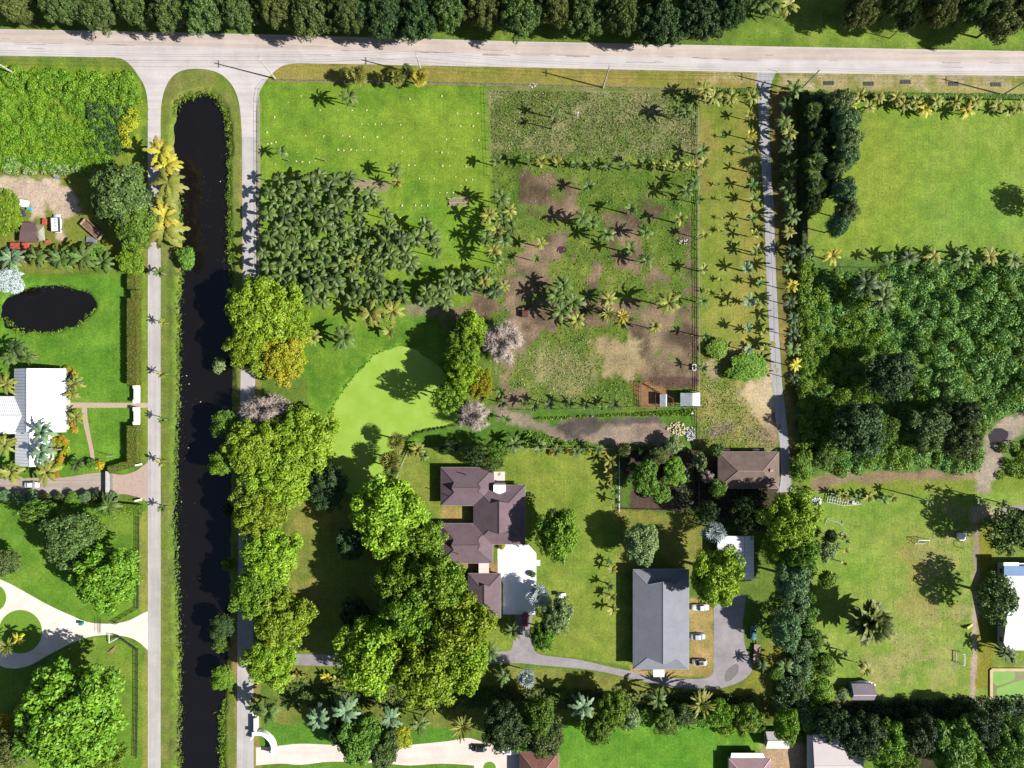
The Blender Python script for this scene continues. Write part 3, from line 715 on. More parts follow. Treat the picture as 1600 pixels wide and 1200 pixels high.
def palm(x, y, r, h, kind, fol, label, group=None, name=None, merged=None, n=None, cat='palm'):
    ms = FRM[kind]; cnt = n or FR[kind][1]; rad = FR[kind][2]
    s = {'coco':1.2,'fox':1.14,'star':1.2,'date':1.05,'bush':1.05,'fan':1.05,'sabal':1.4}[kind] * r * U / rad * (HC - h) / HC
    o = thing(name or {'coco':'coconut_palm','fox':'foxtail_palm','date':'date_palm','bush':'date_palm','star':'young_palm','fan':'fan_palm','sabal':'cabbage_palm'}[kind], label, cat, P(x, y, 0, h), R.uniform(0, 6.28), group)
    t = link('trunk', R.choice(PT), o); t.scale = (s * .9 + .15, s * .9 + .15, h)
    if merged is None: merged = r < 10.5
    if merged: mb = MB()
    ga = R.uniform(0, 6)
    for i in range(cnt):
        me, v, f = ms[R.randrange(len(ms))]
        u = (i + .5) / cnt
        az = ga + i * 2.399 + R.uniform(-.25, .25)
        el_ = {'date': .9 - 1.15 * u, 'bush': 1.0 - 1.05 * u, 'fan': 1.15 - 1.35 * u, 'sabal': 1.2 - 1.5 * u, 'coco': .7 - .95 * u, 'fox': .45 - .6 * u, 'star': .5 - .5 * u}[kind] + R.uniform(-.1, .1)
        sc = s * R.uniform(.82, 1.12)
        M = Matrix.Translation((0, 0, h)) @ Matrix.Rotation(az, 4, 'Z') @ Matrix.Rotation(-el_, 4, 'Y') @ Matrix.Rotation(R.uniform(-.25, .25), 4, 'X') @ Matrix.Diagonal((sc, sc, sc, 1))
        if merged:
            mm = np.array(M); vv = v @ mm[:3, :3].T + mm[:3, 3]; mb.add(vv, f)
        else:
            fo = link('frond', me, o); fo.matrix_local = M
            fo.material_slots[0].link = 'OBJECT'; fo.material_slots[0].material = PF[fol]
    if merged: mb.build('crown', PF[fol], o)
    return o
ORD = ['first','second','third','fourth','fifth','sixth','seventh','eighth','ninth','tenth','eleventh','twelfth','thirteenth','fourteenth','fifteenth','sixteenth','seventeenth','eighteenth','nineteenth','twentieth','twenty-first','twenty-second','twenty-third','twenty-fourth','twenty-fifth','twenty-sixth','twenty-seventh','twenty-eighth','twenty-ninth','thirtieth','thirty-first','thirty-second','thirty-third','thirty-fourth']
# ------------------------------------------------------------------ undergrowth that nobody could count
def inside(poly, n, rs):
    xs = [p[0] for p in poly]; ys = [p[1] for p in poly]
    out = []
    while len(out) < n:
        px = rs.uniform(min(xs), max(xs), 4 * n); py = rs.uniform(min(ys), max(ys), 4 * n)
        X = (px - 800) * U; Y = (600 - py) * U
        ok = sdf(poly, X, Y) > 0
        out += list(zip(X[ok], Y[ok]))
    return np.array(out[:n])
def thicket(name, poly, n, rng, hgt, leaf, fol, seed, dens=1.0, flat=.8):
    rs = np.random.RandomState(seed); C = inside(poly, n, rs); V = []; Nn = []; S = []
    for (x, y) in C:
        rc = rs.uniform(*rng); zc = rs.uniform(*hgt)
        k = int(dens * 2 * math.pi * rc * rc / (2 * leaf * leaf * .6))
        d = unit(rs.normal(size=(k, 3))); d[:, 2] = np.abs(d[:, 2]) * 1.0 - .15
        p = np.array([x, y, zc]) + d * rc * rs.uniform(.75, 1.05, (k, 1)) * np.array([1, 1, flat]); p[:, 2] = np.maximum(p[:, 2], .03)
        V.append(p); Nn.append(d * .8 + rs.normal(size=(k, 3)) * .55 + np.array([0, 0, .3])); S.append(leaf * rs.uniform(.6, 1.3, k))
    v, f = diamonds(np.concatenate(V), np.concatenate(Nn), np.concatenate(S), .6, rs)
    return tag(link(name, np_mesh(name, v, f, FO[fol])), kind='stuff')
def tufts(name, poly, n, leaf, fol, seed, h=.12, off=None):
    rs = np.random.RandomState(seed); C = inside(poly, n, rs)
    if name == 'weed_tufts':      # weeds keep off the bare soil
        zi = zone[np.clip(((C[:, 1] - Y0) / ST).astype(int), 0, ny - 1), np.clip(((C[:, 0] - X0) / ST).astype(int), 0, nx - 1)]
        bad = np.isin(zi, [zones.index(z) for z in ('bare_dirt', 'sandy_patch', 'dirt_track')]); C = C[~bad | (rs.uniform(size=n) < .06)]; n = len(C)
    p = np.concatenate([C, rs.uniform(.03, h, (n, 1))], 1)
    v, f = diamonds(p, rs.normal(size=(n, 3)) * .6 + np.array([0, 0, .7]), leaf * rs.uniform(.5, 1.4, n), .5, rs)
    return tag(link(name, np_mesh(name, v, f, fol if not isinstance(fol, str) else FO[fol])), kind='stuff')
NE = [(1262,470),(1290,425),(1385,425),(1400,415),(1600,418),(1690,420),(1690,640),(1600,645),(1545,655),(1530,700),(1530,735),(1400,728),(1350,738),(1290,738),(1262,700)]
thicket('thicket', NE, 1250, (.7, 2.2), (-.5, .8), .25, 'thick', 31, .85, .7)
thicket('thicket', NE, 150, (1.0, 2.2), (.8, 2.6), .25, 'vine', 39, .7, .8)
thicket('thicket', [(1265,420),(1370,440),(1380,560),(1330,700),(1265,720)], 150, (1.0, 2.2), (.3, 2.0), .25, 'vine', 32, .7)
thicket('thicket', [(1400,430),(1600,430),(1600,600),(1450,640)], 90, (1.2, 2.4), (1.8, 4.2), .3, 'thick', 33, .8)
thicket('thicket', [(1470,430),(1600,425),(1600,620),(1500,640)], 70, (1.2, 2.6), (.8, 2.6), .34, 'green', 37, .7)
thicket('hedge_growth', rect(1247,392,1262,740), 190, (.9, 1.5), (1.2, 2.6), .25, 'bright', 34, 1.0)
thicket('thicket', [(1270,640),(1530,640),(1525,735),(1360,730),(1270,730)], 110, (1.0, 2.0), (.1, 1.2), .28, 'bright', 35, .8, .7)
thicket('thicket', [(1400,600),(1530,600),(1530,650),(1420,650)], 40, (1.0, 1.8), (0, .8), .26, 'pale', 36, .8, .6)
thicket('thicket', [(1560,700),(1600,690),(1690,690),(1690,745),(1552,745)], 60, (1.0, 2.0), (.2, 1.0), .28, 'vine', 38, .8)
VINE = [(-30,112),(60,112),(208,118),(220,150),(212,195),(195,235),(140,268),(-30,262)]
thicket('vine_field', VINE, 620, (.9, 1.8), (-.3, .5), .22, 'vine', 41, .75, .6)
thicket('vine_field', [(10,105),(90,122),(208,118),(218,150),(205,165),(120,150),(60,140),(0,130)], 90, (1.0, 1.9), (.2, 1.1), .26, 'bright', 42, .9)
thicket('vine_field', [(140,160),(205,165),(205,215),(180,255),(140,255)], 110, (.7, 1.3), (.1, .9), .24, 'dark', 43, .7)
thicket('vine_field', [(196,180),(218,170),(214,205),(198,232),(190,222)], 30, (.8, 1.3), (.4, 1.2), .24, 'yellow', 44, .8)
thicket('vine_field', [(-30,240),(60,250),(150,262),(150,276),(-30,268)], 60, (.6, 1.2), (.1, .6), .22, 'pale', 45, .8)
# bank growth along the canal and ponds
def edge_growth(name, pts, wid, n, rng, fol, seed, hz=(-.9, -.1)):
    rs = np.random.RandomState(seed); V = []; Nn = []; S = []
    seg = [(Vector(P(*pts[i])), Vector(P(*pts[i+1]))) for i in range(len(pts)-1)]; L = [(b-a).length for a, b in seg]; tot = sum(L)
    for k in range(n):
        t = rs.uniform(0, tot)
        for (a, b_), l_ in zip(seg, L):
            if t <= l_: break
            t -= l_
        d = (b_-a).normalized(); p = a + d * t + Vector((-d.y, d.x, 0)) * rs.normal() * wid
        rc = rs.uniform(*rng); kk = max(6, int(5 * rc * rc / .05 * .3))
        dd = unit(rs.normal(size=(kk, 3))); dd[:, 2] = np.abs(dd[:, 2])
        V.append(np.array([p.x, p.y, rs.uniform(*hz)]) + dd * rc * rs.uniform(.5, 1, (kk, 1)) * np.array([1,1,.6])); Nn.append(dd + rs.normal(size=(kk, 3))*.6 + np.array([0,0,.4])); S.append(rs.uniform(.12, .3, kk))
    v, f = diamonds(np.concatenate(V), np.concatenate(Nn), np.concatenate(S), .5, rs)
    return tag(link(name, np_mesh(name, v, f, FO[fol])), kind='stuff')
edge_growth('bank_weeds', [(272,180),(277,160),(292,150),(327,144),(338,152),(352,175),(358,225),(357,275),(359,400),(362,440)], .45, 330, (.3, .9), 'bright', 51)
edge_growth('bank_weeds', [(283,300),(282,400),(283,430),(279,475),(279,600),(277,675),(273,800),(277,930),(281,1025),(280,1200)], .35, 420, (.25, .6), 'green', 52)
edge_growth('bank_weeds', [(277,600),(277,675),(273,800),(277,930),(280,1025),(279,1200)], .25, 160, (.2, .4), 'pale', 54)
edge_growth('bank_weeds', [(346,1200),(346,1125),(350,1090)], .6, 110, (.4, .9), 'bright', 53)
edge_growth('bank_weeds', [(2,495),(30,520),(75,522),(110,513),(127,506),(150,480)], .5, 110, (.3, .7), 'bright', 55, (-.4, 0))
edge_growth('bank_weeds', [(10,464),(45,450),(95,445),(143,458)], .3, 60, (.2, .5), 'dark', 56, (-.4, 0))
edge_growth('pond_edge_weeds', [(505,655),(520,637),(530,617),(545,597),(575,564),(590,551),(615,541)], .3, 90, (.15, .4), 'bright', 57, (-.4, 0))
edge_growth('pond_edge_weeds', [(712,664),(690,668),(650,676),(636,684),(630,692),(625,706)], .15, 110, (.15, .3), 'dark', 58, (-.3, 0.1))
def floaters(poly_pts, n, seed):
    rs = np.random.RandomState(seed); V = []
    for k in range(n):
        t = rs.uniform(0, len(poly_pts) - 1.001); i = int(t); a, b_ = P(*poly_pts[i]), P(*poly_pts[i+1]); p = a.lerp(b_, t - i)
        V.append((p.x + rs.normal() * .9, p.y + rs.normal() * .6, -.985))
    V = np.array(V); v, f = diamonds(V, np.tile([0., 0., 1.], (n, 1)) + rs.normal(size=(n, 3)) * .04, rs.uniform(.04, .12, n), .8, rs)
    return tag(link('floating_weed', np_mesh('floating_weed', v, f, FO['green'])), kind='stuff')
floaters([(286,300),(286,420),(282,480),(282,600),(281,680),(277,800),(281,930),(284,1030),(284,1190)], 260, 71)
floaters([(350,200),(352,300),(350,400),(354,440)], 110, 72)
floaters([(300,170),(320,300),(310,500),(300,800),(310,1100)], 30, 73)
WEEDY = [(766,142),(1088,147),(1088,250),(770,250)]
STR = plain('dry_stalks', G(225,215,180), G(200,190,150), 1, .9)
tufts('weed_tufts', WEEDY, 9000, .22, 'green', 61, .3)
tufts('weed_tufts', WEEDY, 3500, .22, 'dark', 62, .25)
tufts('dry_tufts', WEEDY, 1700, .17, STR, 63, .3)
MIDP = [(770,255),(1088,255),(1088,640),(775,640)]
tufts('weed_tufts', MIDP, 9000, .25, 'green', 64, .3)
tufts('weed_tufts', [(820,540),(925,520),(925,600),(985,605),(985,625),(790,630)], 1500, .25, 'pale', 65, .3)
tufts('dry_tufts', MIDP, 1500, .16, STR, 66, .25)
tufts('weed_tufts', [(800,655),(1085,640),(1085,650),(960,650),(880,655)], 2200, .32, 'bright', 67, .4)
tufts('weed_tufts', [(820,672),(925,695),(815,697)], 1400, .3, 'bright', 68, .4)
tufts('weed_tufts', [(1095,545),(1150,555),(1150,620),(1205,680),(1210,700),(1095,700)], 3000, .2, 'vine', 69, .35)
tufts('dry_tufts', [(1095,600),(1150,600),(1200,675),(1212,695),(1095,690)], 900, .18, STR, 70, .3)
tufts('dry_tufts', [(1410,830),(1520,780),(1520,960),(1440,1060),(1380,1060)], 1600, .16, STR, 71, .08)
# leaf litter and low dark growth under the southern trees
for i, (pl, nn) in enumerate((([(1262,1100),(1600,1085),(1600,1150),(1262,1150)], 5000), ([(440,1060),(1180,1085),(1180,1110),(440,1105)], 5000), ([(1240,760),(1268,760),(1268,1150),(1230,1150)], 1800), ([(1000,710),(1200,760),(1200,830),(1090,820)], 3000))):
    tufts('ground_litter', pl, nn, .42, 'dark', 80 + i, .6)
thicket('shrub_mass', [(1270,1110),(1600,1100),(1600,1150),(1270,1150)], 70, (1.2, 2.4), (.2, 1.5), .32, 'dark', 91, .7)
thicket('shrub_mass', [(1195,930),(1262,930),(1262,1130),(1215,1130)], 60, (1.2, 2.2), (1.5, 4), .28, 'blue', 92, .8)
thicket('vine_hedge', rect(1251,920,1266,1140), 70, (1.0, 1.7), (2.0, 3.6), .26, 'green', 93, .9)
thicket('shrub_mass', [(1000,1095),(1190,1110),(1190,1135),(1000,1125)], 55, (1.2, 2.2), (.6, 2.2), .28, 'green', 94, .8)
thicket('shrub_mass', [(1128,1140),(1110,1100),(1160,1105),(1190,1125)], 20, (1.4, 2.2), (1.4, 2.2), .28, 'vine', 95, .8)

# ------------------------------------------------------------------ trees, by hand from the photograph
g = 'trees of the belt north of the road'
north = [(22,8,24,'brownish'),(62,-14,26,'olive'),(96,10,26,'olive'),(150,17,31,'olive'),(212,12,27,'olive'),(262,20,27,'olive'),(318,22,29,'olive'),(372,18,30,'olive'),(430,14,27,'brownish'),(486,26,32,'olive'),(541,22,28,'olive'),(598,28,33,'dark'),(652,34,30,'dark'),(700,20,26,'olive'),(757,16,29,'brownish'),(812,26,31,'olive'),(862,12,25,'brownish'),(918,26,30,'olive'),(970,22,27,'olive'),(1030,38,34,'dark'),(1092,32,33,'dark'),(1140,18,26,'dark'),(1342,18,25,'brownish'),(1404,4,24,'olive'),(1416,38,12,'dark'),(1468,12,28,'brownish'),(1520,16,24,'olive'),(1562,34,30,'brownish'),(1598,18,26,'olive')]
for i, (x, y, r, f) in enumerate(north):
    tree(x, y - 2, r * 1.17, R.uniform(13, 17), 'dense', f, f"{ {'olive':'olive green','brownish':'brownish olive','dark':'dark green'}[f] } tree north of the main road, {ORD[i]} from the left", group=g)
for i in range(16):   # smaller trees filling the gaps of the belt
    tree(40 + i * 71 + R.uniform(-16, 16), R.uniform(8, 36), R.uniform(11, 17), R.uniform(9, 13), 'broad', R.choice(('olive', 'brownish', 'dark')), f"smaller tree between the large ones of the top belt, {ORD[i]} from the left", group='small trees of the belt north of the road')
for i in range(27):   # the rows behind, only their shade and edges show
    tree(-20 + i * 46 + R.uniform(-8, 8), -24 + R.uniform(-8, 6), 30, 12, 'dense', R.choice(('olive', 'dark')), f"tree of the second row in the belt at the top edge, {ORD[i]} from the left", group='second row of the northern tree belt')
palm(1188, 2, 14, 6, 'coco', 'gre', 'pale green palm at the top edge between the belt and the grass', merged=False)
palm(1232, 8, 16, 7, 'coco', 'ygr', 'yellowish palm at the top edge right of the tree belt', merged=False)
palm(1205, 12, 13, 6, 'coco', 'gre', 'smaller green palm between two palms at the top edge')

T = [ # x, y, r, height, mesh, leaves, label, y-stretch
 (412,488,54,14,'dense','lime','big lime green tree at the north-east bank of the canal',1.05),
 (455,505,32,12,'dense','lime','lime tree on the right shoulder of the big canal bank tree',1),
 (392,545,36,12,'dense','lime','lime tree below the big one beside the canal',1),
 (440,558,40,12,'dense','yellow','yellow tinged tree west of the duckweed pond',1.1),
 (352,662,22,8,'fine','green','green tree left of the bare tree, leaning over the canal',1.1),
 (396,702,46,13,'dense','lime','lime green tree south of the bare tree on the canal bank',1),
 (350,722,24,9,'fine','bright','bright tree overhanging the canal below the bare tree',.9),
 (476,688,50,13,'dense','lime','yellow green tree at the south-west shore of the duckweed pond',1.05),
 (440,745,52,13,'dense','lime','lime tree between the canal and the south end of the pond',1),
 (408,800,44,13,'dense','lime','lime tree of the bank row level with the house',1),
 (424,868,44,14,'dense','lime','lime tree of the bank row left of the big lawn shadow',1.05),
 (405,925,42,13,'dense','mid','bright green tree of the bank row level with the garage',1),
 (440,968,46,14,'dense','lime','lime tree of the bank row above the grey drive',1),
 (422,1032,40,12,'dense','lime','southernmost lime tree of the canal bank row',1.0),
 (354,797,11,4,'fine','dark','small dark tree at the water edge level with the gate drive',1),
 (356,882,11,4,'fine','green','small green tree at the canal edge below the dark one',1),
 (346,978,19,7,'fine','dark','dark round tree over the canal right of the circle drive',1.1),
 (346,1006,14,5,'fine','green','small tree just below the dark round canal tree',1),
 (348,1058,18,6,'fine','bright','bright isolated tree standing over the lower canal',1.15),
 (341,570,11,4,'small','pale','small pale bush in the shade over the canal',1.2),
 (292,405,14,4,'small','green','bush on the left canal bank below the yellow palms',1.3),
 (606,800,60,15,'broad','lime','large yellow green tree left of the house',1.0),
 (655,842,40,13,'broad','mid','green tree touching the large one left of the house',1),
 (630,902,44,15,'broad','mid','dark green part of the great tree group south of the house',1),
 (686,912,48,17,'broad','mid','green tree of the great group, west of the garage',1),
 (640,955,50,17,'broad','mid','tree in the middle of the great group',1),
 (715,978,52,18,'broad','lime','biggest lime tree of the great group, beside the garage corner',1),
 (582,1025,54,16,'broad','lime','lime tree at the south-west end of the great group',1.1),
 (668,1040,56,17,'broad','lime','lime tree at the south end of the great group',1.05),
 (725,1030,40,16,'broad','lime','lime tree at the south-east end of the great group',1.1),
 (690,1082,16,9,'fine','green','small tree under the southern edge of the great group',1),
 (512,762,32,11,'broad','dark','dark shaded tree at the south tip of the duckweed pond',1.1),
 (548,850,26,8,'broad','dark','dark understorey tree in the shade south-west of the pond',1.1),  # dark leaves put where only shadow lies, here and in the next entry
 (556,960,26,8,'broad','dark','dark understorey tree in the shade beside the great group',1),  # dark leaves put where only shadow lies
 (735,508,24,11,'fine','lime','yellow green tree at the top of the column east of the pond',1),
 (726,548,28,13,'dense','vine','olive lime tree over the east shore of the pond',1.2),
 (722,590,28,13,'dense','lime','lime tree in the middle of the column east of the pond',1),
 (748,600,24,11,'dense','yellow','yellowish tree below the bare tree east of the pond',1),
 (700,622,28,12,'open','bright','thin green tree leaning over the duckweed',1),
 (775,705,22,8,'open','green','olive tree over the garden fence north of the house',.8),
 (742,712,22,8,'open','dark','dark tree in shade along the garden fence',.7),
 (770,722,20,7,'open','olive','olive tree touching the north roof edge of the house',.9),
 (703,698,16,6,'fine','dark','dark bush at the fence north-west of the house',.8),
 (872,836,34,11,'broad','mid','round bright tree on the lawn right of the house',1.25),
 (870,960,26,9,'broad','pale','pale green round tree right of the red car',1.1),
 (848,992,22,8,'broad','green','darker green tree south of the pale round tree',1.1),
 (1002,848,30,8,'broad','pale','pale grey green round tree on the lawn above the long grey roof',1.1),
 (1118,902,42,13,'broad','lime','lime green tree between the long grey roof and the pool house',1.1),
 (1008,748,22,7,'fine','green','green tree in the middle of the fenced orchard',1.3),
 (1053,738,19,6,'fine','bright','bright round tree in the orchard',1.2),
 (1030,712,18,6,'fine','brownish','brownish tree at the orchard fence',.9),
 (1052,695,15,5,'small','pale','pale bush beside the rubble heap',1),
 (975,702,13,5,'small','brownish','brown leaved bush at the orchard fence corner',1),
 (1034,770,16,5,'small','green','green bush in the south of the orchard',1),
 (1095,722,11,6,'small','pale','pale slim tree at the fence left of the brown hip roof',1.6),
 (1118,703,12,5,'small','olive','olive bush at the corner of the brown hip roof',1),
 (1122,764,15,6,'small','green','green bush at the lower left corner of the brown hip roof',1),
 (1237,812,42,12,'broad','lime','lime tree at the end of the narrow lane',1.1),
 (1250,862,30,11,'broad','green','green tree below the lime tree at the lane end',1.1),
 (1218,858,26,8,'broad','lime','lime tree right of the pool house',1.1),
 (1236,908,30,11,'broad','blue','blue green tree in the column south of the lane end',1.2),
 (1228,985,25,9,'broad','blue','pale blue green tree right of the parking court',1.2),
 (1212,1050,14,5,'small','green','round green bush south-east of the parking court',1),
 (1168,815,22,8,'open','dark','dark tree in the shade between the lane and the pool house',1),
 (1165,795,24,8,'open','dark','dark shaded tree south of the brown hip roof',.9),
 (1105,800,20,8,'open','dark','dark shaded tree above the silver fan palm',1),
 (190,305,44,11,'broad','olive','large dark oak left of the yellow palms',1.1),
 (212,352,32,9,'broad','green','green tree under the large oak by the yard',1.2),
 (160,330,14,6,'fine','olive','small olive tree on the yard edge of the large oak',1),
 (205,405,22,6,'fine','vine','bright lime bush left of the side road below the palms',1.2),
 (148,402,24,7,'fine','green','green tree above the small dark pond',.8),
 (12,440,28,6,'fine','silver','silvery grey bush beside the small dark pond',.7),
 (8,330,27,5,'fine','vine','lime bush at the left edge beside the brown shed',1.6),
 (110,842,46,11,'broad','olive','dark round tree north of the bright one by the circle drive',1),
 (140,835,26,8,'broad','green','green tree on the right of the dark round tree',1.1),
 (165,902,55,13,'dense','bright','bright green broad tree above the circle drive',.95),
 (10,878,22,7,'fine','olive','olive tree at the left edge above the circle drive',1.1),
 (62,800,36,8,'open','green','green tree south of the white metal roof drive',.6),
 (168,795,22,6,'open','green','green shrub row tree beside the paver apron',.6),
 (112,1122,84,16,'dense','mid','huge bright green tree in the lower left lawn',1.1),
 (60,1150,38,10,'dense','green','green tree left of the huge bright tree at the bottom edge',1),
 (160,1185,36,9,'dense','bright','bright tree at the bottom edge right of the huge one',.8),
 (18,1172,32,8,'broad','brownish','brownish tree in the lower left corner',1),
 (6,1128,14,6,'fine','yellow','yellowish tree at the left edge above the corner',1),
 (560,1158,36,9,'broad','green','green tree over the pink drive at the bottom',1.1),
 (598,1172,26,8,'broad','olive','olive tree right of the green one over the pink drive',1.2),
 (627,1152,18,5,'fine','yellow','round yellow bush at the edge of the pink drive',1.05),
 (532,1140,22,7,'broad','dark','dark tree left above the pink drive',1.1),
 (788,1135,38,10,'broad','dark','dark tree above the white boat on the pink drive',1.0),
 (842,1118,26,10,'broad','green','green tree top north of the brown tiled roof',1.3),
 (848,1150,36,9,'broad','olive','olive green tree touching the brown tiled roof',1),
 (815,1150,24,8,'broad','green','green tree between the boat and the brown tiled roof',1),
 (935,1140,24,7,'broad','green','green tree at the upper left of the bright lawn',1),
 (958,1108,26,8,'broad','bright','green tree above the bright lawn',1.2),
 (984,1120,18,7,'fine','pale','pale leaved tree right of the green one above the bright lawn',1.2),
 (1040,1130,20,6,'fine','green','green bush at the top edge of the bright lawn',1.1),
 (1072,1118,18,6,'fine','olive','olive bush in the hedge row above the bright lawn',1),
 (1125,1115,22,7,'fine','vine','lime bush in the hedge row above the bright lawn',1),
 (1165,1122,26,7,'fine','bright','leafy green bush at the right end of the hedge row',1),
 (1228,1132,22,8,'broad','vine','yellow green tree over the little white shed',1.3),
 (1385,1165,34,9,'broad','bright','sunlit green tree right of the large pale roof',1.1),
 (1400,1190,32,9,'dense','bright','sunlit green tree at the bottom edge right of the large roof',1),
 (1345,1150,38,10,'broad','dark','dark tree leaning over the large pale roof',.9),
 (1490,1170,42,10,'broad','green','green tree in the middle of the bottom right row',1.2),
 (1520,1190,30,9,'dense','bright','bright tree at the bottom edge of the right row',1),
 (1575,1165,36,10,'broad','green','green tree at the bottom right corner',1.2),
 (1440,1150,34,9,'broad','dark','dark tree between two sunlit ones in the bottom right row',1),
 (1535,1140,32,9,'broad','dark','dark tree north of the corner trees',1),
 (1300,1130,30,9,'open','dark','thin dark tree south of the blue shed',1),
 (1556,935,36,10,'open','olive','olive tree over the white roof at the right edge',1.15),
 (1568,828,36,10,'open','olive','dark olive tree at the grey road stub',1.1),
 (1595,825,28,9,'broad','olive','olive tree at the right edge above the blue roof',1.2),  # the roof's blue stands in for shade on white
 (1390,588,40,10,'broad','dark','large dark tree rising from the thicket',.95),
 (1338,668,46,11,'broad','dark','large dark tree in the lower left of the thicket',1),
 (1378,672,28,8,'broad','green','green tree right of the large dark thicket tree',1),
 (1445,672,38,9,'broad','olive','olive tree in the lower thicket',.95),
 (1500,690,36,9,'broad','olive','olive tree beside the muddy track',.8),
 (1505,648,30,8,'broad','dark','dark tree above the muddy track',.7),
 (1462,648,22,7,'open','dark','thin dark tree left of the muddy track trees',.9),
 (1664,316,26,9,'open','dark','dark tree just outside the right edge of the big lawn',1),
 (1170,572,32,4,'fine','bright','bright green mound of bushes west of the narrow lane',.85),
 (1122,545,18,2.5,'small','bright','low bright bushes at the long fence',1.1),
 (1280,160,22,6,'fine','brownish','brownish bush at the top left of the big lawn',.8),
 (1290,715,18,5,'fine','green','green bush at the lower left end of the thicket',1),
 (1252,730,18,6,'fine','bright','bright bush at the lower end of the vine hedge',1.5),
 (1298,838,12,5,'small','dark','dark bush left of the tilted playhouse frame',1),
 (1292,862,14,6,'small','pale','pale bush beside the lawn edge column',1.2),
 (1292,905,16,6,'small','bright','bright bush above the date palm shadow',1),
 (1290,1040,18,6,'fine','bright','bright bush left of the blue shed',1.2),
 (1285,1078,20,6,'fine','vine','lime bush at the lower left of the blue shed',1.2),
 (1316,1085,12,4,'small','pale','pale bush touching the blue shed',1),
 (1275,1000,14,5,'small','green','green bush at the lower left edge of the play lawn',1.3),
 (1245,1080,14,6,'fine','olive','olive bush in the vine column at lower right',1.6),
 (832,898,6,1.5,'small','green','little shrub in the corner bed of the white court',1),
 (784,854,6,1.5,'small','yellow','round yellowish shrub on the corner of the white court',1),
 (142,725,9,2.5,'small','green','dark shrub at the lower end of the garden path',1),
 (155,727,9,2,'small','orange','orange leaved shrub at the lower end of the garden path',1),
]
for (x, y, r, h, k, f, lb, sy) in T:
    if h >= 7 and 'canal' not in lb and 'bank' not in lb and 'pond' not in lb: h *= 1.38
    if 'bank' in lb or 'canal' in lb or f == 'lime': r *= 1.06
    small = r < 16 or 'bush' in lb or 'shrub' in lb
    tree(x, y, r * 1.04, h, 'shrub' if r < 12 else k, f, lb, 'shrub' if small else 'tree', 'shrubs' if small else None, sy, name='shrub' if small else None)
# the row of dense dark trees with pale leaf tips on the left of the big lawn
for i, (x, y, r) in enumerate([(1312,162,24),(1318,192,25),(1324,220,22),(1318,248,22),(1304,268,16),(1318,298,22),(1322,328,20),(1308,354,18)]):
    tree(x, y, r, 13, 'broad', 'blue' if i % 2 else 'pale', f"pale leaved dark tree on the west edge of the big lawn, {ORD[i]} from the north", group='trees on the west edge of the big lawn')
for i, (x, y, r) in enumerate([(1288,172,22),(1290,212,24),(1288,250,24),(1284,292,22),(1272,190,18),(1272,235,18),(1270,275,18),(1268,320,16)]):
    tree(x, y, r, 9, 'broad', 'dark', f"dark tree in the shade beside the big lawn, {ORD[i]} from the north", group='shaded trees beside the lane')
bare_tree(416, 640, 54, 10, 'bare grey tree between the lime trees on the canal bank', .62)
bare_tree(785, 535, 42, 9, 'larger bare whitish tree at the corner of the paddock', 1.1)
bare_tree(739, 651, 34, 8, 'smaller bare pinkish tree at the fence south-east of the pond', 1.05)
bare_tree(1105, 745, 14, 4, 'small bare shrub beside the orchard fence')

# ------------------------------------------------------------------ palms
gp = 'palms of the dense grove'
grove = [(420,276),(560,276),(600,330),(640,365),(688,392),(692,402),(640,402),(652,418),(782,432),(780,452),(700,462),(690,478),(560,482),(500,478),(440,450),(410,415)]
pts = []; row = 0; y = 280
while y < 480:
    x = 414 + (9 if row % 2 else 0)
    while x < 790:
        pts.append((x + R.uniform(-5, 5), y + R.uniform(-4, 4), row)); x += 22
    y += 19; row += 1
inn = sdf(grove, np.array([(p[0]-800)*U for p in pts]), np.array([(600-p[1])*U for p in pts])) > -.5
grove_p = [p for p, k in zip(pts, inn) if k and not (600 < p[0] < 690 and 425 < p[1] < 452)]
extra = [(630,372),(650,372),(672,378),(664,352),(676,372),(628,395),(636,418),(460,452),(487,458),(415,445),(525,440)]
rc_ = {}
for (x, y, rw_) in grove_p:
    rc_[rw_] = rc_.get(rw_, 0) + 1
    if R.random() < .06: continue
    palm(x, y, R.uniform(9.5, 14), R.uniform(5.5, 8.5), 'fox', R.choice(('fox','fox','gre','fox','drk','fox')), f"foxtail palm in the grove, {ORD[rc_[rw_]-1]} from the left in the {ORD[rw_]} row from the north", gp, merged=False)
for i, (x, y) in enumerate(extra):
    palm(x, y, R.uniform(12, 14), R.uniform(6, 8), 'fox', 'fox', f"foxtail palm at the ragged south-east edge of the grove, {ORD[i]} in order", gp, merged=False)
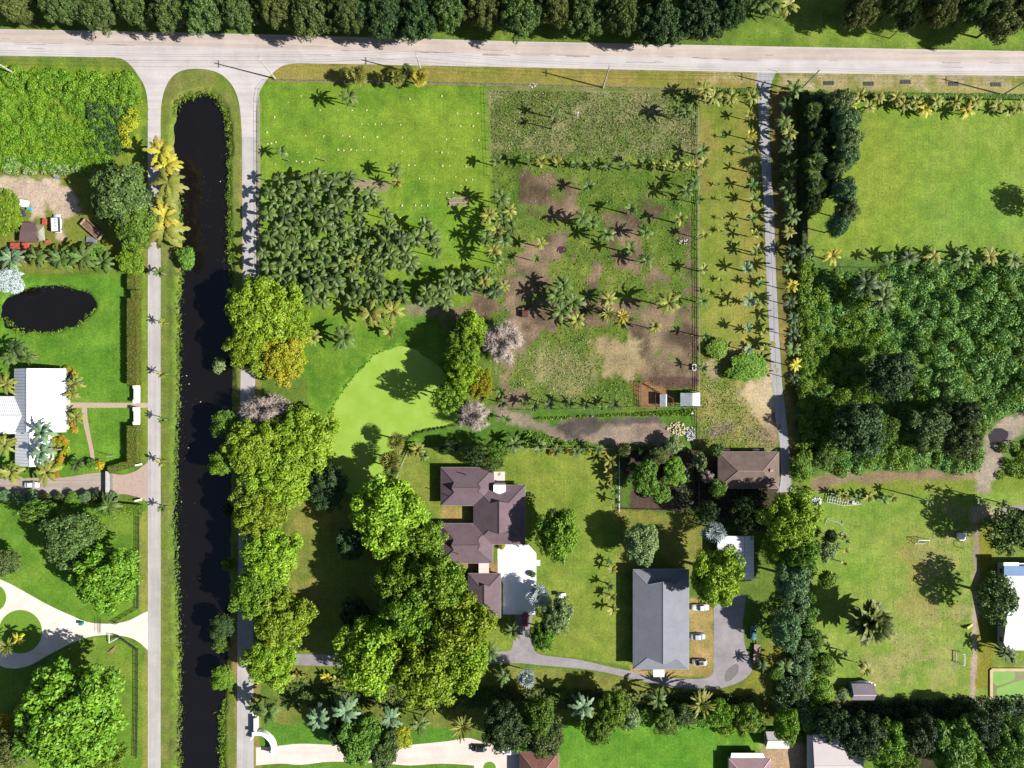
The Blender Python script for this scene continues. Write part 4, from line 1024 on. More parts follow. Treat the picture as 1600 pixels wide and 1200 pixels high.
PL = [ # x y r h kind colour label
 (546,150,13,8,'coco','gre','tall palm by the round bushes, casting a starry shadow on the lawn'),
 (560,120,13,4.5,'sabal','ygr','round headed pale palm on the verge, leftmost of the verge group'),
 (619,122,11,4.5,'sabal','ygr','round headed pale palm in the middle of the verge group'),
 (637,113,9,4,'sabal','gre','small green palm between two pale ones on the verge'),
 (655,123,12,4.5,'sabal','yel','round headed yellowish palm at the foot of the utility pole'),
 (440,236,9,5,'coco','gre','thin palm on the lawn above the grove beside cut stumps'),
 (618,264,12,7,'coco','gre','palm on the lawn right of the log pile'),
 (621,284,9,5,'coco','ygr','smaller palm below the one beside the log pile'),
 (578,490,20,7,'coco','ygr','large coconut palm below the grove, left of the pair'),
 (613,487,19,7,'coco','ygr','large coconut palm below the grove, right of the pair'),
 (608,518,12,3,'star','ygr','pale green fan shaped palm at the end of the long trunk shadow'),
 (538,528,19,7,'coco','gre','coconut palm on the grass above the duckweed pond'),
 (489,527,12,5,'coco','ygr','small palm right of the lime tree, above the pond'),
 (500,448,13,5,'fox','ygr','bright green palm at the lower left of the grove'),
 (555,408,13,6,'coco','ygr','yellowish palm inside the lower grove'),
 (895,472,17,6,'coco','gre','coconut palm in the clump in the middle of the paddock'),
 (880,446,14,6,'coco','gre','coconut palm at the top of the paddock clump'),
 (876,486,17,6,'coco','gre','coconut palm at the left of the paddock clump'),
 (901,500,13,4,'coco','ygr','yellow green palm at the bottom of the paddock clump'),
 (868,462,14,6,'coco','gre','dark palm at the west side of the paddock clump'),
 (950,490,15,4,'date','ygr','yellow green palm left of the bright yellow one'),
 (972,495,13,3,'date','yel','bright yellow spiky palm in the brown paddock'),
 (950,467,12,4,'coco','ygr','pale palm above the yellow green one in the paddock'),
 (1044,473,18,8,'coco','ygr','tall coconut palm on brown soil near the long fence'),
 (1022,511,10,6,'coco','ygr','slim palm below the tall one in the brown paddock'),
 (985,326,11,6,'star','gre','palm in the upper right of the paddock'),
 (1062,341,11,6,'star','ygr','palm near the dark soil strip in the upper paddock'),
 (909,341,14,6,'coco','gre','left palm of the pair south of the brown patch'),
 (924,346,11,5,'coco','gre','right palm of the pair south of the brown patch'),
 (948,366,12,6,'coco','gre','palm with a long shadow in the middle of the paddock'),
 (1008,363,11,5,'coco','gre','palm at the brown bank in the middle of the paddock'),
 (985,389,12,6,'star','gre','palm below the brown bank in the paddock'),
 (1010,406,11,5,'coco','gre','palm at the lower end of the brown bank'),
 (845,381,10,5,'star','ygr','thin palm beside the small round puddle'),
 (838,404,7,5,'star','gre','slim palm left of the small round puddle'),
 (919,291,11,5,'star','gre','palm on the right edge of the upper brown patch'),
 (866,172,9,6,'star','gre','upper palm of the pair in the weedy field'),
 (864,190,8,6,'star','gre','lower palm of the pair in the weedy field'),
 (1072,175,13,7,'coco','gre','large palm at the right end of the weedy field'),
 (1062,170,10,6,'coco','gre','palm left of the large one at the end of the weedy field'),
 (1100,140,13,6,'coco','ygr','palm at the top left corner of the narrow strip'),
 (1072,298,12,6,'coco','gre','palm by the long fence below the weedy field'),
 (1085,285,12,6,'coco','gre','palm leaning on the long fence below the weedy field'),
 (776,252,10,5,'star','gre','thin palm at the fence between lawn and weedy field'),
 (1353,1046,13,5,'coco','ygr','yellow green palm just above the blue shed'),
 (1300,400,13,5,'coco','yel','yellow palm at the lower left corner of the big lawn'),
 (1352,444,20,8,'coco','drk','large dark palm in the thicket below the big lawn'),
 (1384,450,13,7,'coco','gre','palm right of the large dark one in the thicket'),
 (1380,468,18,8,'coco','gre','pale fronded palm in the upper thicket'),
 (1260,392,12,5,'coco','drk','dark palm between the lane row and the big lawn'),
 (1268,174,15,8,'fan','gre','fan palm in the shade at the top of the lane row'),
 (1270,258,20,9,'fan','gre','large fan palm in the shade beside the lane'),
 (1276,290,17,9,'fan','gre','fan palm just below the large shaded one'),
 (1114,828,19,5,'fan','sil','silver blue fan palm above the pool house'),
 (841,929,19,5,'fan','sil','silver fan palm beside the white court and red car'),
 (822,1057,17,5,'fan','sil','silver green fan palm below the drive junction'),
 (786,1057,13,4,'coco','gre','dark green palm left of the silver one below the drive'),
 (800,985,14,5,'coco','gre','green palm beside the garage corner and drive'),
 (765,1018,14,5,'coco','gre','palm at the right edge of the great tree group'),
 (910,1104,18,7,'coco','blu','tall pale palm in the dark hedge south of the drive'),
 (1028,1092,14,6,'coco','gre','dark palm at the shadow below the long grey roof'),
 (1095,1098,22,7,'date','ygr','spiky yellow green palm in the southern hedge'),
 (1190,1040,9,4,'coco','drk','small dark palm beside the flatbed trailer'),
 (420,1112,18,7,'coco','gre','coconut palm behind the white curved wall'),
 (398,1104,13,5,'coco','gre','palm beside the canal road above the white wall'),
 (497,1122,19,7,'coco','blu','broad fronded palm above the small southern lawn'),
 (540,1112,20,8,'coco','blu','broad fronded palm right of its pair above the small lawn'),
 (535,1096,12,6,'coco','gre','dark palm in the hedge above the small southern lawn'),
 (610,1122,16,7,'coco','blu','dark palm left of the yellow bush at the pink drive'),
 (655,1132,14,6,'coco','gre','palm on the southern lawn above the pink drive'),
 (722,1135,20,7,'date','ygr','pale spiky palm above the black car'),
 (1225,1040,12,5,'coco','gre','palm in the dark gap of the eastern vine column'),
 (14,560,12,5,'coco','gre','palm at the top left corner of the white metal roof'),
 (24,543,12,6,'coco','drk','dark palm above the white metal roof'),
 (42,556,12,5,'coco','gre','palm touching the north gable of the white metal roof'),
 (10,600,16,5,'coco','ygr','palm left of the white metal roof'),
 (116,598,13,4,'coco','ygr','palm at the east wall of the white roofed house'),
 (112,615,11,3,'coco','ygr','lower palm at the east wall of the white roofed house'),
 (118,652,12,3.5,'coco','ygr','palm south of the house end of the garden path'),
 (66,676,16,9,'coco','blu','tall palm throwing a blue shadow on the white metal roof'),
 (66,706,17,9,'coco','blu','second tall palm over the lower white metal roof'),
 (8,696,16,5,'coco','ygr','yellowish palm at the left edge below the west wing'),
 (18,738,17,5,'coco','ygr','palm at the left end of the gated drive'),
 (74,738,18,6,'coco','ygr','palm beside the white car at the gated drive'),
 (18,404,18,6,'coco','blu','dark palm at the left end of the row above the small pond'),
 (58,402,16,6,'coco','gre','palm left of centre in the row above the small pond'),
 (95,405,19,7,'coco','gre','large palm in the row above the small pond'),
 (130,402,20,7,'coco','gre','large palm right of centre in the row above the pond'),
 (162,410,17,6,'coco','gre','palm at the right end of the row above the pond'),
 (120,725,10,4,'coco','drk','dark palm in the bed at the gated drive'),
 (170,790,15,5,'coco','gre','palm in the hedge south of the paver apron'),
 (12,1010,15,5,'date','ygr','spiky palm in the island at the left edge of the circle drive'),
 (28,998,9,4,'coco','yel','small yellow palm on the round lawn island'),
 (1569,1018,12,5,'coco','drk','dark palm left of the last part of the white roof'),
 (1578,1024,12,5,'coco','gre','green palm between the white roof and the algae pool'),
]
for (x, y, r, h, k, f, lb) in PL: palm(x, y, r, h, k, f, lb)
palm(1353, 967, 38, 4.6, 'bush', 'coco', 'huge spreading date palm on the play lawn', n=120)
def prow(lst, fmt, group, kinds, hr, merged=None):
    for i, q in enumerate(lst):
        x, y = q[0], q[1]; r = q[2] if len(q) > 2 else (R.uniform(7.5, 9.5) if kinds[0] == 'star' else R.uniform(10, 12)); f = q[3] if len(q) > 3 else R.choice(kinds[1])
        palm(x, y, r, R.uniform(*hr), kinds[0], f, fmt.format(ORD[i]), group, merged=merged)
prow([(252,238,20),(260,258,21),(262,286,23),(257,316,16),(258,338,19),(257,360,27)], 'golden yellow coconut palm over the side road, {} from the north', 'golden palms over the side road', ('coco', ('yel','yel','ygr')), (6, 7.5), False)
prow([(1114,152,13),(1142,152,12),(1174,151,12)], 'yellow green palm at the top of the narrow strip, {} from the left', 'palms at the top of the strip', ('coco', ('ygr',)), (4, 5))
prow([(1170,180),(1172,210,8,'yel'),(1169,235),(1174,262),(1176,288),(1177,311),(1176,340),(1177,366),(1180,390),(1182,395),(1187,442),(1182,475),(1192,520),(1194,545)], 'small palm in the row on the west side of the lane, {} from the north', 'small palms west of the lane', ('star', ('ygr','gre','ygr')), (3.2, 4.0))
prow([(1128,212,4),(1127,311,4),(1130,340,4),(1125,360,5),(1150,352,5),(1152,380,5),(1125,437,5),(1104,455,5),(1127,460,5),(1140,478,4),(1122,288,4)], 'tiny young palm on the mown strip, {} in order down the strip', 'young palms on the mown strip', ('star', ('gre','ygr')), (1.0, 1.6))
prow([(1166,420,11),(1170,470,12),(1168,512,9),(1168,546,8)], 'blue green spiky palm on the mown strip, {} from the north', 'spiky blue green palms', ('star', ('blu',)), (3, 4), False)
prow([(1098,236,11),(1099,256,11),(1093,312),(1101,367),(1100,420),(1098,470),(1101,524),(1098,575)], 'green palm right at the long fence, {} from the north', 'palms along the long fence', ('star', ('gre','ygr')), (4, 5.5))
prow([(828,250),(845,252),(872,255),(900,255),(925,258),(950,260),(975,258),(1007,253),(1024,258),(1042,259),(1060,262),(1078,260)], 'palm in the row below the weedy field, {} from the left', 'palms in the row below the weedy field', ('star', ('gre','gre','ygr')), (4, 5.5))
prow([(783,310,14),(763,336,13),(785,342,13),(776,360,14),(760,371,12),(787,375,13),(771,392,12),(776,406,10),(800,356,10),(796,330,10),(787,446,9),(772,460,10),(756,440,10)], 'coconut palm in the clump on the paddock fence, {} from the north', 'palms on the paddock fence', ('coco', ('ygr','gre')), (5.5, 7.5))
prow([(782,612),(785,630),(790,655),(817,630),(835,634),(858,632),(890,632),(915,634),(940,635),(960,632)], 'palm in the row above the green bank, {} from the left', 'palms above the green bank', ('star', ('gre','drk')), (3, 5))
prow([(802,694,14),(842,696,12),(870,704,10),(900,706,9),(935,702,9),(652,702,11),(663,712,8)], 'palm on the garden fence north of the house, {} in order', 'palms on the garden fence', ('coco', ('gre','ygr')), (3.5, 5))
prow([(620,690,12),(610,720,15),(612,735,11)], 'pale palm at the corner of the duckweed pond, {} from the north', 'palms at the pond corner', ('sabal', ('ygr','gre')), (5, 6))
prow([(952,720,11),(957,745,10),(961,766,9),(961,783,8),(953,878,7),(956,890,8),(952,915,8),(955,932,9),(957,952,9),(950,735,7)], 'small yellow green palm right of the house lawn, {} from the north', 'palms along the house lawn', ('star', ('ygr','ygr','gre')), (1.8, 2.5))
prow([(1240,140,14),(1228,163,10),(1225,190),(1233,206),(1229,228),(1232,262,13),(1230,290),(1234,312),(1236,338,13),(1232,362),(1236,392),(1232,417),(1236,447,11,'yel'),(1235,472,11,'drk'),(1238,497),(1238,521,11,'drk'),(1238,545),(1242,570,10,'yel'),(1240,590,8)], 'palm on the east side of the narrow lane, {} from the north', 'palms east of the narrow lane', ('coco', ('ygr','gre','gre','drk')), (4.5, 6.5))
prow([(1310,152),(1343,150),(1372,152),(1400,152),(1430,158),(1462,158),(1492,160),(1524,158),(1558,165),(1590,168)], 'pale palm along the top of the big lawn, {} from the left', 'palms along the top of the big lawn', ('coco', ('ygr',)), (3.5, 4.5), False)
prow([(1328,166),(1356,168),(1412,162),(1444,170),(1510,172),(1575,172)], 'lower inner palm at the top of the big lawn, {} from the left', 'inner palms of the top row', ('coco', ('ygr','yel')), (2.5, 3.5))
prow([(1388,402,9),(1418,402,13,'drk'),(1458,400,13),(1502,402,15),(1545,400,15),(1582,405,14),(1612,408,14)], 'palm along the bottom of the big lawn, {} from the left', 'palms along the bottom of the big lawn', ('coco', ('ygr','ygr','gre')), (4.5, 5.5), False)
prow([(1314,774),(1324,776),(1340,778),(1356,778),(1365,775),(1380,780),(1395,778)], 'low yellow palm beside the lattice frame, {} from the left', 'low yellow palms at the top of the play lawn', ('star', ('ygr','gre','ygr')), (1.6, 2.4))
prow([(1450,782,8),(1530,782,7),(1566,786,8)], 'slim tall palm with a long shadow above the play lawn, {} from the left', 'slim palms above the play lawn', ('star', ('gre',)), (7, 8))
prow([(1318,838,6),(1322,845,5),(1321,860,6),(1308,850,5),(1318,880,6)], 'small palm at the west edge of the play lawn, {} from the north', 'small palms at the play lawn', ('star', ('gre','ygr')), (1.6, 2.4))
prow([(250,426,9),(254,504,7),(253,584,7),(254,656,7),(252,722,7),(253,794,7)], 'small street palm between the side road and canal, {} from the north', 'street palms along the canal', ('star', ('gre','ygr')), (3.2, 4))
prow([(463,1056,8),(478,1058,7),(510,1058,10),(525,1062,9),(540,1066,7)], 'low yellow plant in the bed south of the grey drive, {} from the left', 'yellow bedding plants south of the drive', ('star', ('yel','ygr')), (1, 1.8))
prow([(1318,1020,7),(1285,995,8),(1282,1020,9),(1292,1032,7)], 'small broad leaved palm at the lower left of the play lawn, {} in order', 'small palms lower left of the play lawn', ('star', ('gre',)), (2, 3))
# low beds
for i in range(11):
    x = 862 + i * 8.2; tree(x, 706 + R.uniform(-2, 3), R.uniform(4.5, 6), 1.1, 'shrub', R.choice(('orange','yellow','green')), f"low yellow shrub along the garden fence, {ORD[i]} from the left", 'shrub', 'yellow shrubs along the garden fence')
for i, (x, y) in enumerate([(105,578),(112,582),(116,592),(106,648),(112,662),(116,672),(92,692),(96,684),(102,690),(104,702),(98,710),(94,720),(90,730),(86,742),(80,700),(84,690)]):
    tree(x, y, R.uniform(6, 8), 1.4, 'shrub', 'orange' if i % 3 else 'yellow', f"orange yellow garden shrub beside the white roofed house, {ORD[i]} down the bed", 'shrub', 'orange shrubs around the white roofed house')
for i in range(9):
    tree(8 + i * 21, 776 + R.uniform(-2, 3), R.uniform(8, 12), 3, 'fine', R.choice(('green','olive','blue')), f"green shrub along the south side of the gated drive, {ORD[i]} from the left", 'shrub', 'shrubs south of the gated drive', name='shrub')
for i in range(9):
    tree(965 + i * 12, 706 + (i % 3) * 12, R.uniform(6, 10), 3, 'small', R.choice(('green','brownish','dark','pale')), f"small orchard bush in the fenced plot, {ORD[i]} from the left", 'shrub', 'orchard bushes', name='shrub')
# ------------------------------------------------------------------ houses
def shingle(name, c, c2, course=0.16, dirt=.12):
    m, n, l, b = base_mat(name, 0.85, 0.2)
    g_ = n.new('ShaderNodeNewGeometry')
    mp = n.new('ShaderNodeMapping'); mp.inputs['Scale'].default_value = (1.2, 1.2, 6.0); l.new(g_.outputs['Position'], mp.inputs['Vector'])
    t = pos_noise(n, l, 1.6, 4, .7, vec=mp.outputs[0]); r = ramp(n, l, t.outputs[0], .3, .7)
    a = mixc(n, l, r.outputs[0], tuple(c), tuple(c2))
    t2 = pos_noise(n, l, .25, 4, .7); r2 = ramp(n, l, t2.outputs[0], .35, .65, (1-dirt,)*3+(1,), (1+dirt,)*3+(1,))
    a = mixc(n, l, 1.0, a, r2.outputs[0], 'MULTIPLY'); l.new(a, b.inputs['Base Color'])
    sp = n.new('ShaderNodeSeparateXYZ'); l.new(g_.outputs['Position'], sp.inputs[0])
    md = n.new('ShaderNodeMath'); md.operation = 'PINGPONG'; md.inputs[1].default_value = course; l.new(sp.outputs[2], md.inputs[0])
    bp = n.new('ShaderNodeBump'); bp.inputs['Strength'].default_value = .3; bp.inputs['Distance'].default_value = .12
    l.new(md.outputs[0], bp.inputs['Height']); l.new(bp.outputs[0], b.inputs['Normal'])
    return m
BROWN = shingle('roof_purple_brown', G(132,112,118), G(112,94,100)); BROWN_CAP = plain('ridge_purple_brown', G(112,94,98), G(96,80,86), 2)
GREYR = shingle('roof_grey', G(150,152,160), G(136,138,148), .12, .07); GREY_CAP = plain('ridge_grey', G(168,170,176), G(150,152,160), 2)
TAN = shingle('roof_tan_brown', G(140,118,108), G(116,98,90), .14, .2); TAN_CAP = plain('ridge_tan', G(172,150,138), G(150,130,120), 2)
TILE = shingle('roof_red_brown', G(160,112,100), G(120,80,72), .2, .2); TILE_CAP = plain('ridge_pale', G(190,150,138), G(160,120,108), 2)
WMETAL = plain('white_metal_roof', G(250,250,252,1.25), G(244,243,247,1.2), .3, .45, .1, 3)
PALER = plain('pale_flat_roof', G(226,214,212), G(216,206,206), .2, .8, .1, 4)
PINKR = shingle('roof_pinkish', G(176,145,148), G(158,128,134), .15, .08)
GREYMET = plain('corrugated_grey', G(160,168,176), G(130,138,146), .8, .5, .1, 6, metallic=.2)

def hip_roof(parent, px, eave, pitch, inset, mat, cap, axis='x', over=.7, gab=True, inset2=None, m_=BROWN):
    """px: rectangle of the eaves as it reads in the photo; hips stop at inset metres, a little gable sits above"""
    a = P(px[0], px[3], 0, eave); b_ = P(px[2], px[1], 0, eave)
    cx, cy = (a.x+b_.x)/2, (a.y+b_.y)/2; L, W = (b_.x-a.x)/2, (b_.y-a.y)/2
    if axis == 'y': L, W = W, L
    i1 = inset; i2 = inset2 if inset2 is not None else inset
    h = W * pitch; ov = over if gab else 0
    if not gab: i1 = i2 = W
    V = [(-L,-W,0),(L,-W,0),(L,W,0),(-L,W,0)]
    def end(s, i): return [(s*(L-i), -(W-i), i*pitch), (s*(L-i), (W-i), i*pitch), (s*(L-i+ov), 0, h), (s*(L-i), 0, h - (0 if not gab else .02))]
    e0, e1 = end(-1, i1), end(1, i2)
    V += e0 + e1   # 4..7, 8..11
    F = [(0,1,8,10,6,4), (3,5,6,10,9,2), (0,4,5,3), (1,2,9,8)]
    if not gab: F = [(0,1,10,6), (3,6,10,2), (0,6,3), (1,2,10)]
    def tr(v): return (cx + (v[0] if axis=='x' else -v[1]), cy + (v[1] if axis=='x' else v[0]), eave + v[2])
    mb = MB(); VV = [tr(v) for v in V]; VD = [(v[0], v[1], v[2]-.22) for v in VV]
    n0 = len(VV); mb.add(VV + VD, F + [tuple(i+n0 for i in f[::-1]) for f in F] + [(0,n0,n0+1,1),(1,n0+1,n0+2,2),(2,n0+2,n0+3,3),(3,n0+3,n0,0)])
    ro = mb.build('roof', mat, parent)
    if gab:
        g_ = MB(); g_.add(VV, [(4,7,5)[::-1], (8,11,9)]); 
        g_.add([VV[4],VV[5],VV[7],VV[8],VV[9],VV[11]], [(0,1,2),(3,5,4)]); g_.build('gable_wall', WALLM, ro)
    c = MB()
    for (i, j) in ((6,10),) + (((0,4),(3,5),(1,8),(2,9),(4,6),(5,6),(8,10),(9,10)) if gab else ((0,6),(3,6),(1,10),(2,10))):
        c.bar(Vector(VV[i])+Vector((0,0,.03)), Vector(VV[j])+Vector((0,0,.03)), .22, .08)
    c.build('ridge_cap', cap, ro)
    gt = MB()
    for (i, j) in ((0,1),(1,2),(2,3),(3,0)):
        A = Vector(VD[i]); Bq = Vector(VD[j]); gt.bar(A+Vector((0,0,.10)), Bq+Vector((0,0,.10)), .14, .14)
    gt.build('gutter', TRIM, ro)
    return (a.x, a.y, b_.x, b_.y)
def walls(parent, box, z, inset=.6, mat=None, win=True, door=None, step=4.2):
    x0, y0, x1, y1 = box; x0 += inset; y0 += inset; x1 -= inset; y1 -= inset
    MB().box(x0, y0, -.1, x1, y1, z - .05).build('wall', mat or WALLM, parent)
    if not win: return
    for side in range(4):
        L = (x1-x0) if side % 2 == 0 else (y1-y0); n = max(1, int(L / step))
        for k in range(n):
            t = (k + .5) / n; w_ = .65; z0, z1 = 1.0, min(2.2, z - .5)
            isdoor = door == (side, k)
            if isdoor: z0 = .02; z1 = 2.1; w_ = .5
            wn = MB(); fr = MB()
            def bx(mb, half, za, zb, d0, d1):
                if side == 0: c_ = x0 + t*L; mb.box(c_-half, y0-d1, za, c_+half, y0-d0, zb)
                if side == 2: c_ = x0 + t*L; mb.box(c_-half, y1+d0, za, c_+half, y1+d1, zb)
                if side == 1: c_ = y0 + t*L; mb.box(x1+d0, c_-half, za, x1+d1, c_+half, zb)
                if side == 3: c_ = y0 + t*L; mb.box(x0-d1, c_-half, za, x0-d0, c_+half, zb)
            bx(wn, w_, z0, z1, .003, .04)
            wo_ = wn.build('door' if isdoor else 'window', WOOD if isdoor else GLASS, parent)
            for (h0, zz0, zz1) in ((w_+.08, z0-.08, z0-.004), (w_+.08, z1+.004, z1+.08)): bx(fr, h0, zz0, zz1, .003, .07)
            if not isdoor: bx(fr, .03, z0, z1, .042, .06)
            fr.build('frame', TRIM, wo_)
A0 = P(0, 0)
h = thing('brown_house', 'rambling house with purple brown hipped roofs in three wings around a court', 'house', P(750, 805))
for px, ax, i1, i2 in (((688.5,730.3,772,790),'x',4.4,4.8), ((739.8,758,820.6,850.6),'y',4.7,5.2), ((687,818,770,880),'x',4.6,4.6)):
    bx = hip_roof(h, px, 2.8, .42, i1, BROWN, BROWN_CAP, ax, inset2=i2); walls(h, bx, 2.8)
ch = MB(); a = P(771, 768, 0, 4.5); b_ = P(790, 757.5, 0, 4.5); ch.box(a.x, a.y, 0.1, b_.x, b_.y, 4.6)
ch.add([(a.x,a.y,4.6),(b_.x,a.y,4.6),((a.x+b_.x)/2,a.y-.9,4.2)], [(0,1,2)])
ch.build('entry_porch', WHITE, h)
vn = MB()
for (x, y) in ((778.5,833),(700,775),(728,742),(800,800),(715,865),(805,838)):
    p = P(x, y, 0, 4.5); vn.tube([(p.x,p.y,3.2),(p.x,p.y,5.6)], .12, 8)
vn.build('vent_pipe', BLACKF, h)
h2 = thing('garage', 'small garage with a purple brown roof south of the house, left of the white court', 'garage', P(757, 930))
bx = hip_roof(h2, (731.2,896,782.5,966), 2.7, .42, 3.6, BROWN, BROWN_CAP, 'y'); walls(h2, bx, 2.7, door=(1, 1))
br = thing('covered_passage', 'pinkish white flat roof joining the house and the garage', 'passage', P(756, 888))
a = P(748, 897, 0, 2.6); b_ = P(764, 878, 0, 2.6); MB().box(a.x, a.y, 2.4, b_.x, b_.y, 2.6).build('roof', PINK, br)
mb = MB()
for (x, y) in ((a.x+.2,a.y+.3),(b_.x-.2,a.y+.3),(a.x+.2,b_.y-.3),(b_.x-.2,b_.y-.3)): MB().box(x-.08,y-.08,0,x+.08,y+.08,2.39).build('post', WHITE, br)
h3 = thing('long_barn', 'long building with a plain grey shingle roof and parked cars on its right', 'building', P(1033, 968))
bx = hip_roof(h3, (989,890,1076.5,1046), 3.5, .36, 4.2, GREYR, GREY_CAP, 'y', over=1.3); walls(h3, bx, 3.5, mat=plain('barn_wall', G(205,202,196), G(185,182,178), .5, .8), step=6)
a = P(1021, 1057.5, 0, 2.6); b_ = P(1038, 1046.5, 0, 2.6); MB().box(a.x, a.y, 2.45, b_.x, b_.y, 2.6).build('porch_roof', WHITE, h3)
h4 = thing('brown_hip_house', 'square building with a tan brown hipped roof at the end of the narrow lane', 'building', P(1168, 735))
bx = hip_roof(h4, (1122,706,1217,763), 2.8, .38, 5.6, TAN, TAN_CAP, 'x', gab=False); walls(h4, bx, 2.8)
p = P(1205, 735, 0, 4); MB().box(p.x-.5, p.y-.4, 3.2, p.x+.4, p.y+.4, 4.6).build('chimney', plain('tan_block', G(205,175,150)), h4)
for x_ in (1134, 1180): p = P(x_, 703); MB().box(p.x-.9, p.y-.4, 0, p.x+.9, p.y+.35, 1.1).build('air_conditioner', TRIM, h4)
WMR = plain('white_rib', G(205,208,216), G(196,200,208), .5, .5)
def gable_roof(parent, px, eave, pitch, mat, axis='x', ridge=None, rib=0, fascia=True, ribm=None):
    a = P(px[0], px[3], 0, eave); b_ = P(px[2], px[1], 0, eave)
    x0, y0, x1, y1 = a.x, a.y, b_.x, b_.y
    if axis == 'x': mid = (y0+y1)/2 if ridge is None else y0 + (y1-y0)*ridge; hh = min(mid-y0, y1-mid)*pitch if ridge is None else max(mid-y0, y1-mid)*pitch
    else: mid = (x0+x1)/2 if ridge is None else x0 + (x1-x0)*ridge; hh = min(mid-x0, x1-mid)*pitch if ridge is None else max(mid-x0, x1-mid)*pitch
    z = eave
    if axis == 'x': V = [(x0,y0,z),(x1,y0,z),(x1,mid,z+hh),(x0,mid,z+hh),(x1,y1,z),(x0,y1,z)]
    else: V = [(x1,y0,z),(x1,y1,z),(mid,y1,z+hh),(mid,y0,z+hh),(x0,y1,z),(x0,y0,z)]
    D = [(v[0],v[1],v[2]-.12) for v in V]
    mb = MB(); mb.add(V+D, [(0,1,2,3),(3,2,4,5),(9,8,7,6),(11,10,8,9),(0,6,7,1),(4,10,11,5),(0,3,9,6),(3,5,11,9),(1,7,8,2),(2,8,10,4)])
    ro = mb.build('roof', mat, parent)
    c = MB(); c.bar(Vector(V[2])+Vector((0,0,.02)), Vector(V[3])+Vector((0,0,.02)), .25, .06); c.build('ridge_cap', ribm or TRIM, ro)
    if rib:
        c = MB(); n = int(((x1-x0) if axis == 'x' else (y1-y0)) / rib)
        for k in range(1, n):
            t = k / n
            for (i, j, m1, m2) in ((0,3,1,2),(5,3,4,2)):
                p0 = Vector(V[i]).lerp(Vector(V[m1]), t); p1 = Vector(V[j]).lerp(Vector(V[m2]), t)
                c.bar(p0+Vector((0,0,.02)), p1+Vector((0,0,.02)), .07, .06)
        o = c.build('seam', bpy.data.materials['white_rib'], ro); o['kind'] = 'stuff'
    return (x0, y0, x1, y1)
h5 = thing('white_roof_house', 'white house with a ribbed white metal roof at the left edge', 'house', P(55, 640))
bx = gable_roof(h5, (22,576,103,675), 3.0, .40, WMETAL, 'y', .41, .9); walls(h5, bx, 2.95)
bx = gable_roof(h5, (23.5,675.3,77.5,728), 2.98, .40, WMETAL, 'y', .58, .9); walls(h5, bx, 2.95)
bx = gable_roof(h5, (-60,619,46,678), 3.0, .42, WMETAL, 'x', None, .6); walls(h5, bx, 2.95)
h6 = thing('right_edge_house', 'white flat roofed house at the right edge with a blue north roof', 'house', P(1600, 950))  # blue of the north roof stands in for shade on white
bx = gable_roof(h6, (1567,880,1700,1016), 3.2, .16, WMETAL, 'x', .62, 0); walls(h6, bx, 3.1)
a = P(1567, 926, 0, 3.9); b_ = P(1640, 884, 0, 3.9); MB().box(a.x+.2, a.y, 3.35, b_.x, b_.y, 4.15).build('shade_tinted_roof', plain('shade_blue', G(70,120,175), G(84,132,184), .4, .6), h6)  # blue colour stands in for shade on the white north roof
MB().box(a.x, b_.y+.1, 3.9, a.x+4.6, b_.y+1.1, 4.3).build('parapet', WHITE, h6)
h7 = thing('pool_house', 'white metal roofed outbuilding in dappled shade below the silver palm', 'outbuilding', P(1150, 870))
bx = gable_roof(h7, (1121,837,1178,905), 2.9, .12, WMETAL, 'y', .72, 1.2); walls(h7, bx, 2.85)
h8 = thing('large_pale_building', 'large pale roofed building at the bottom edge under a dark tree', 'building', P(1305, 1190))
bx = gable_roof(h8, (1270,1148,1347,1240), 3.6, .12, PALER, 'x', .5, 0); walls(h8, bx, 3.5)
a = P(1262, 1240, 0, 3.3); b_ = P(1270, 1150, 0, 3.3); MB().add([(a.x,a.y,2.7),(b_.x-.05,a.y,3.45),(b_.x-.05,b_.y,3.45),(a.x,b_.y,2.7)], [(0,1,2,3)]).build('side_roof', PALER, h8)
h9 = thing('little_white_shed', 'little shed with a white front slope and grey rear slope near the bottom', 'shed', P(1214, 1158))
bx = gable_roof(h9, (1196.5,1143,1233,1170), 2.2, .5, plain('shed_white', G(245,240,238), G(232,226,224), .6, .6), 'x', .62); walls(h9, bx, 2.1, .25, step=3)
a = P(1197,1152.2,0,3.2); 
h10 = thing('pink_roof_house', 'house with a pinkish roof and white porch at the bottom edge', 'house', P(1170, 1200))
bx = hip_roof(h10, (1139,1186,1204,1260), 3.0, .36, 4, PINKR, TRIM, 'y', gab=False); walls(h10, bx, 2.9)
a = P(1141, 1190, 0, 2.8); b_ = P(1192, 1177, 0, 2.8); MB().prism([(a.x,a.y),(b_.x+1.5,a.y),(b_.x,b_.y),(a.x+.4,b_.y)], 2.5, 2.7).build('porch_roof', WHITE, h10)
h11 = thing('tiled_house', 'house with a red brown tiled hip roof at the bottom edge beside the pink drive', 'house', P(845, 1200))
bx = hip_roof(h11, (812,1175,873,1245), 3.0, .5, 4, TILE, TILE_CAP, 'y', gab=False); walls(h11, bx, 2.9)
h12 = thing('blue_sided_shed', 'grey roofed garden shed with pale blue side on the play lawn', 'shed', P(1348, 1080))
bx = gable_roof(h12, (1330.5,1068,1366,1094), 2.3, .45, shingle('shed_grey_roof', G(152,142,150), G(138,128,138), .12, .06), 'x', .42); walls(h12, bx, 2.2, .3, plain('pale_blue_wall', G(140,190,205), G(120,170,190)), step=3)
sl = MB(); p = P(1336, 1066); sl.tube([(p.x-1.2,p.y-.3,.3),(p.x+1,p.y+.5,1.0),(p.x+3.4,p.y+.6,1.5),(p.x+5.6,p.y-.3,1.2)], [.35,.5,.5,.3], 8)
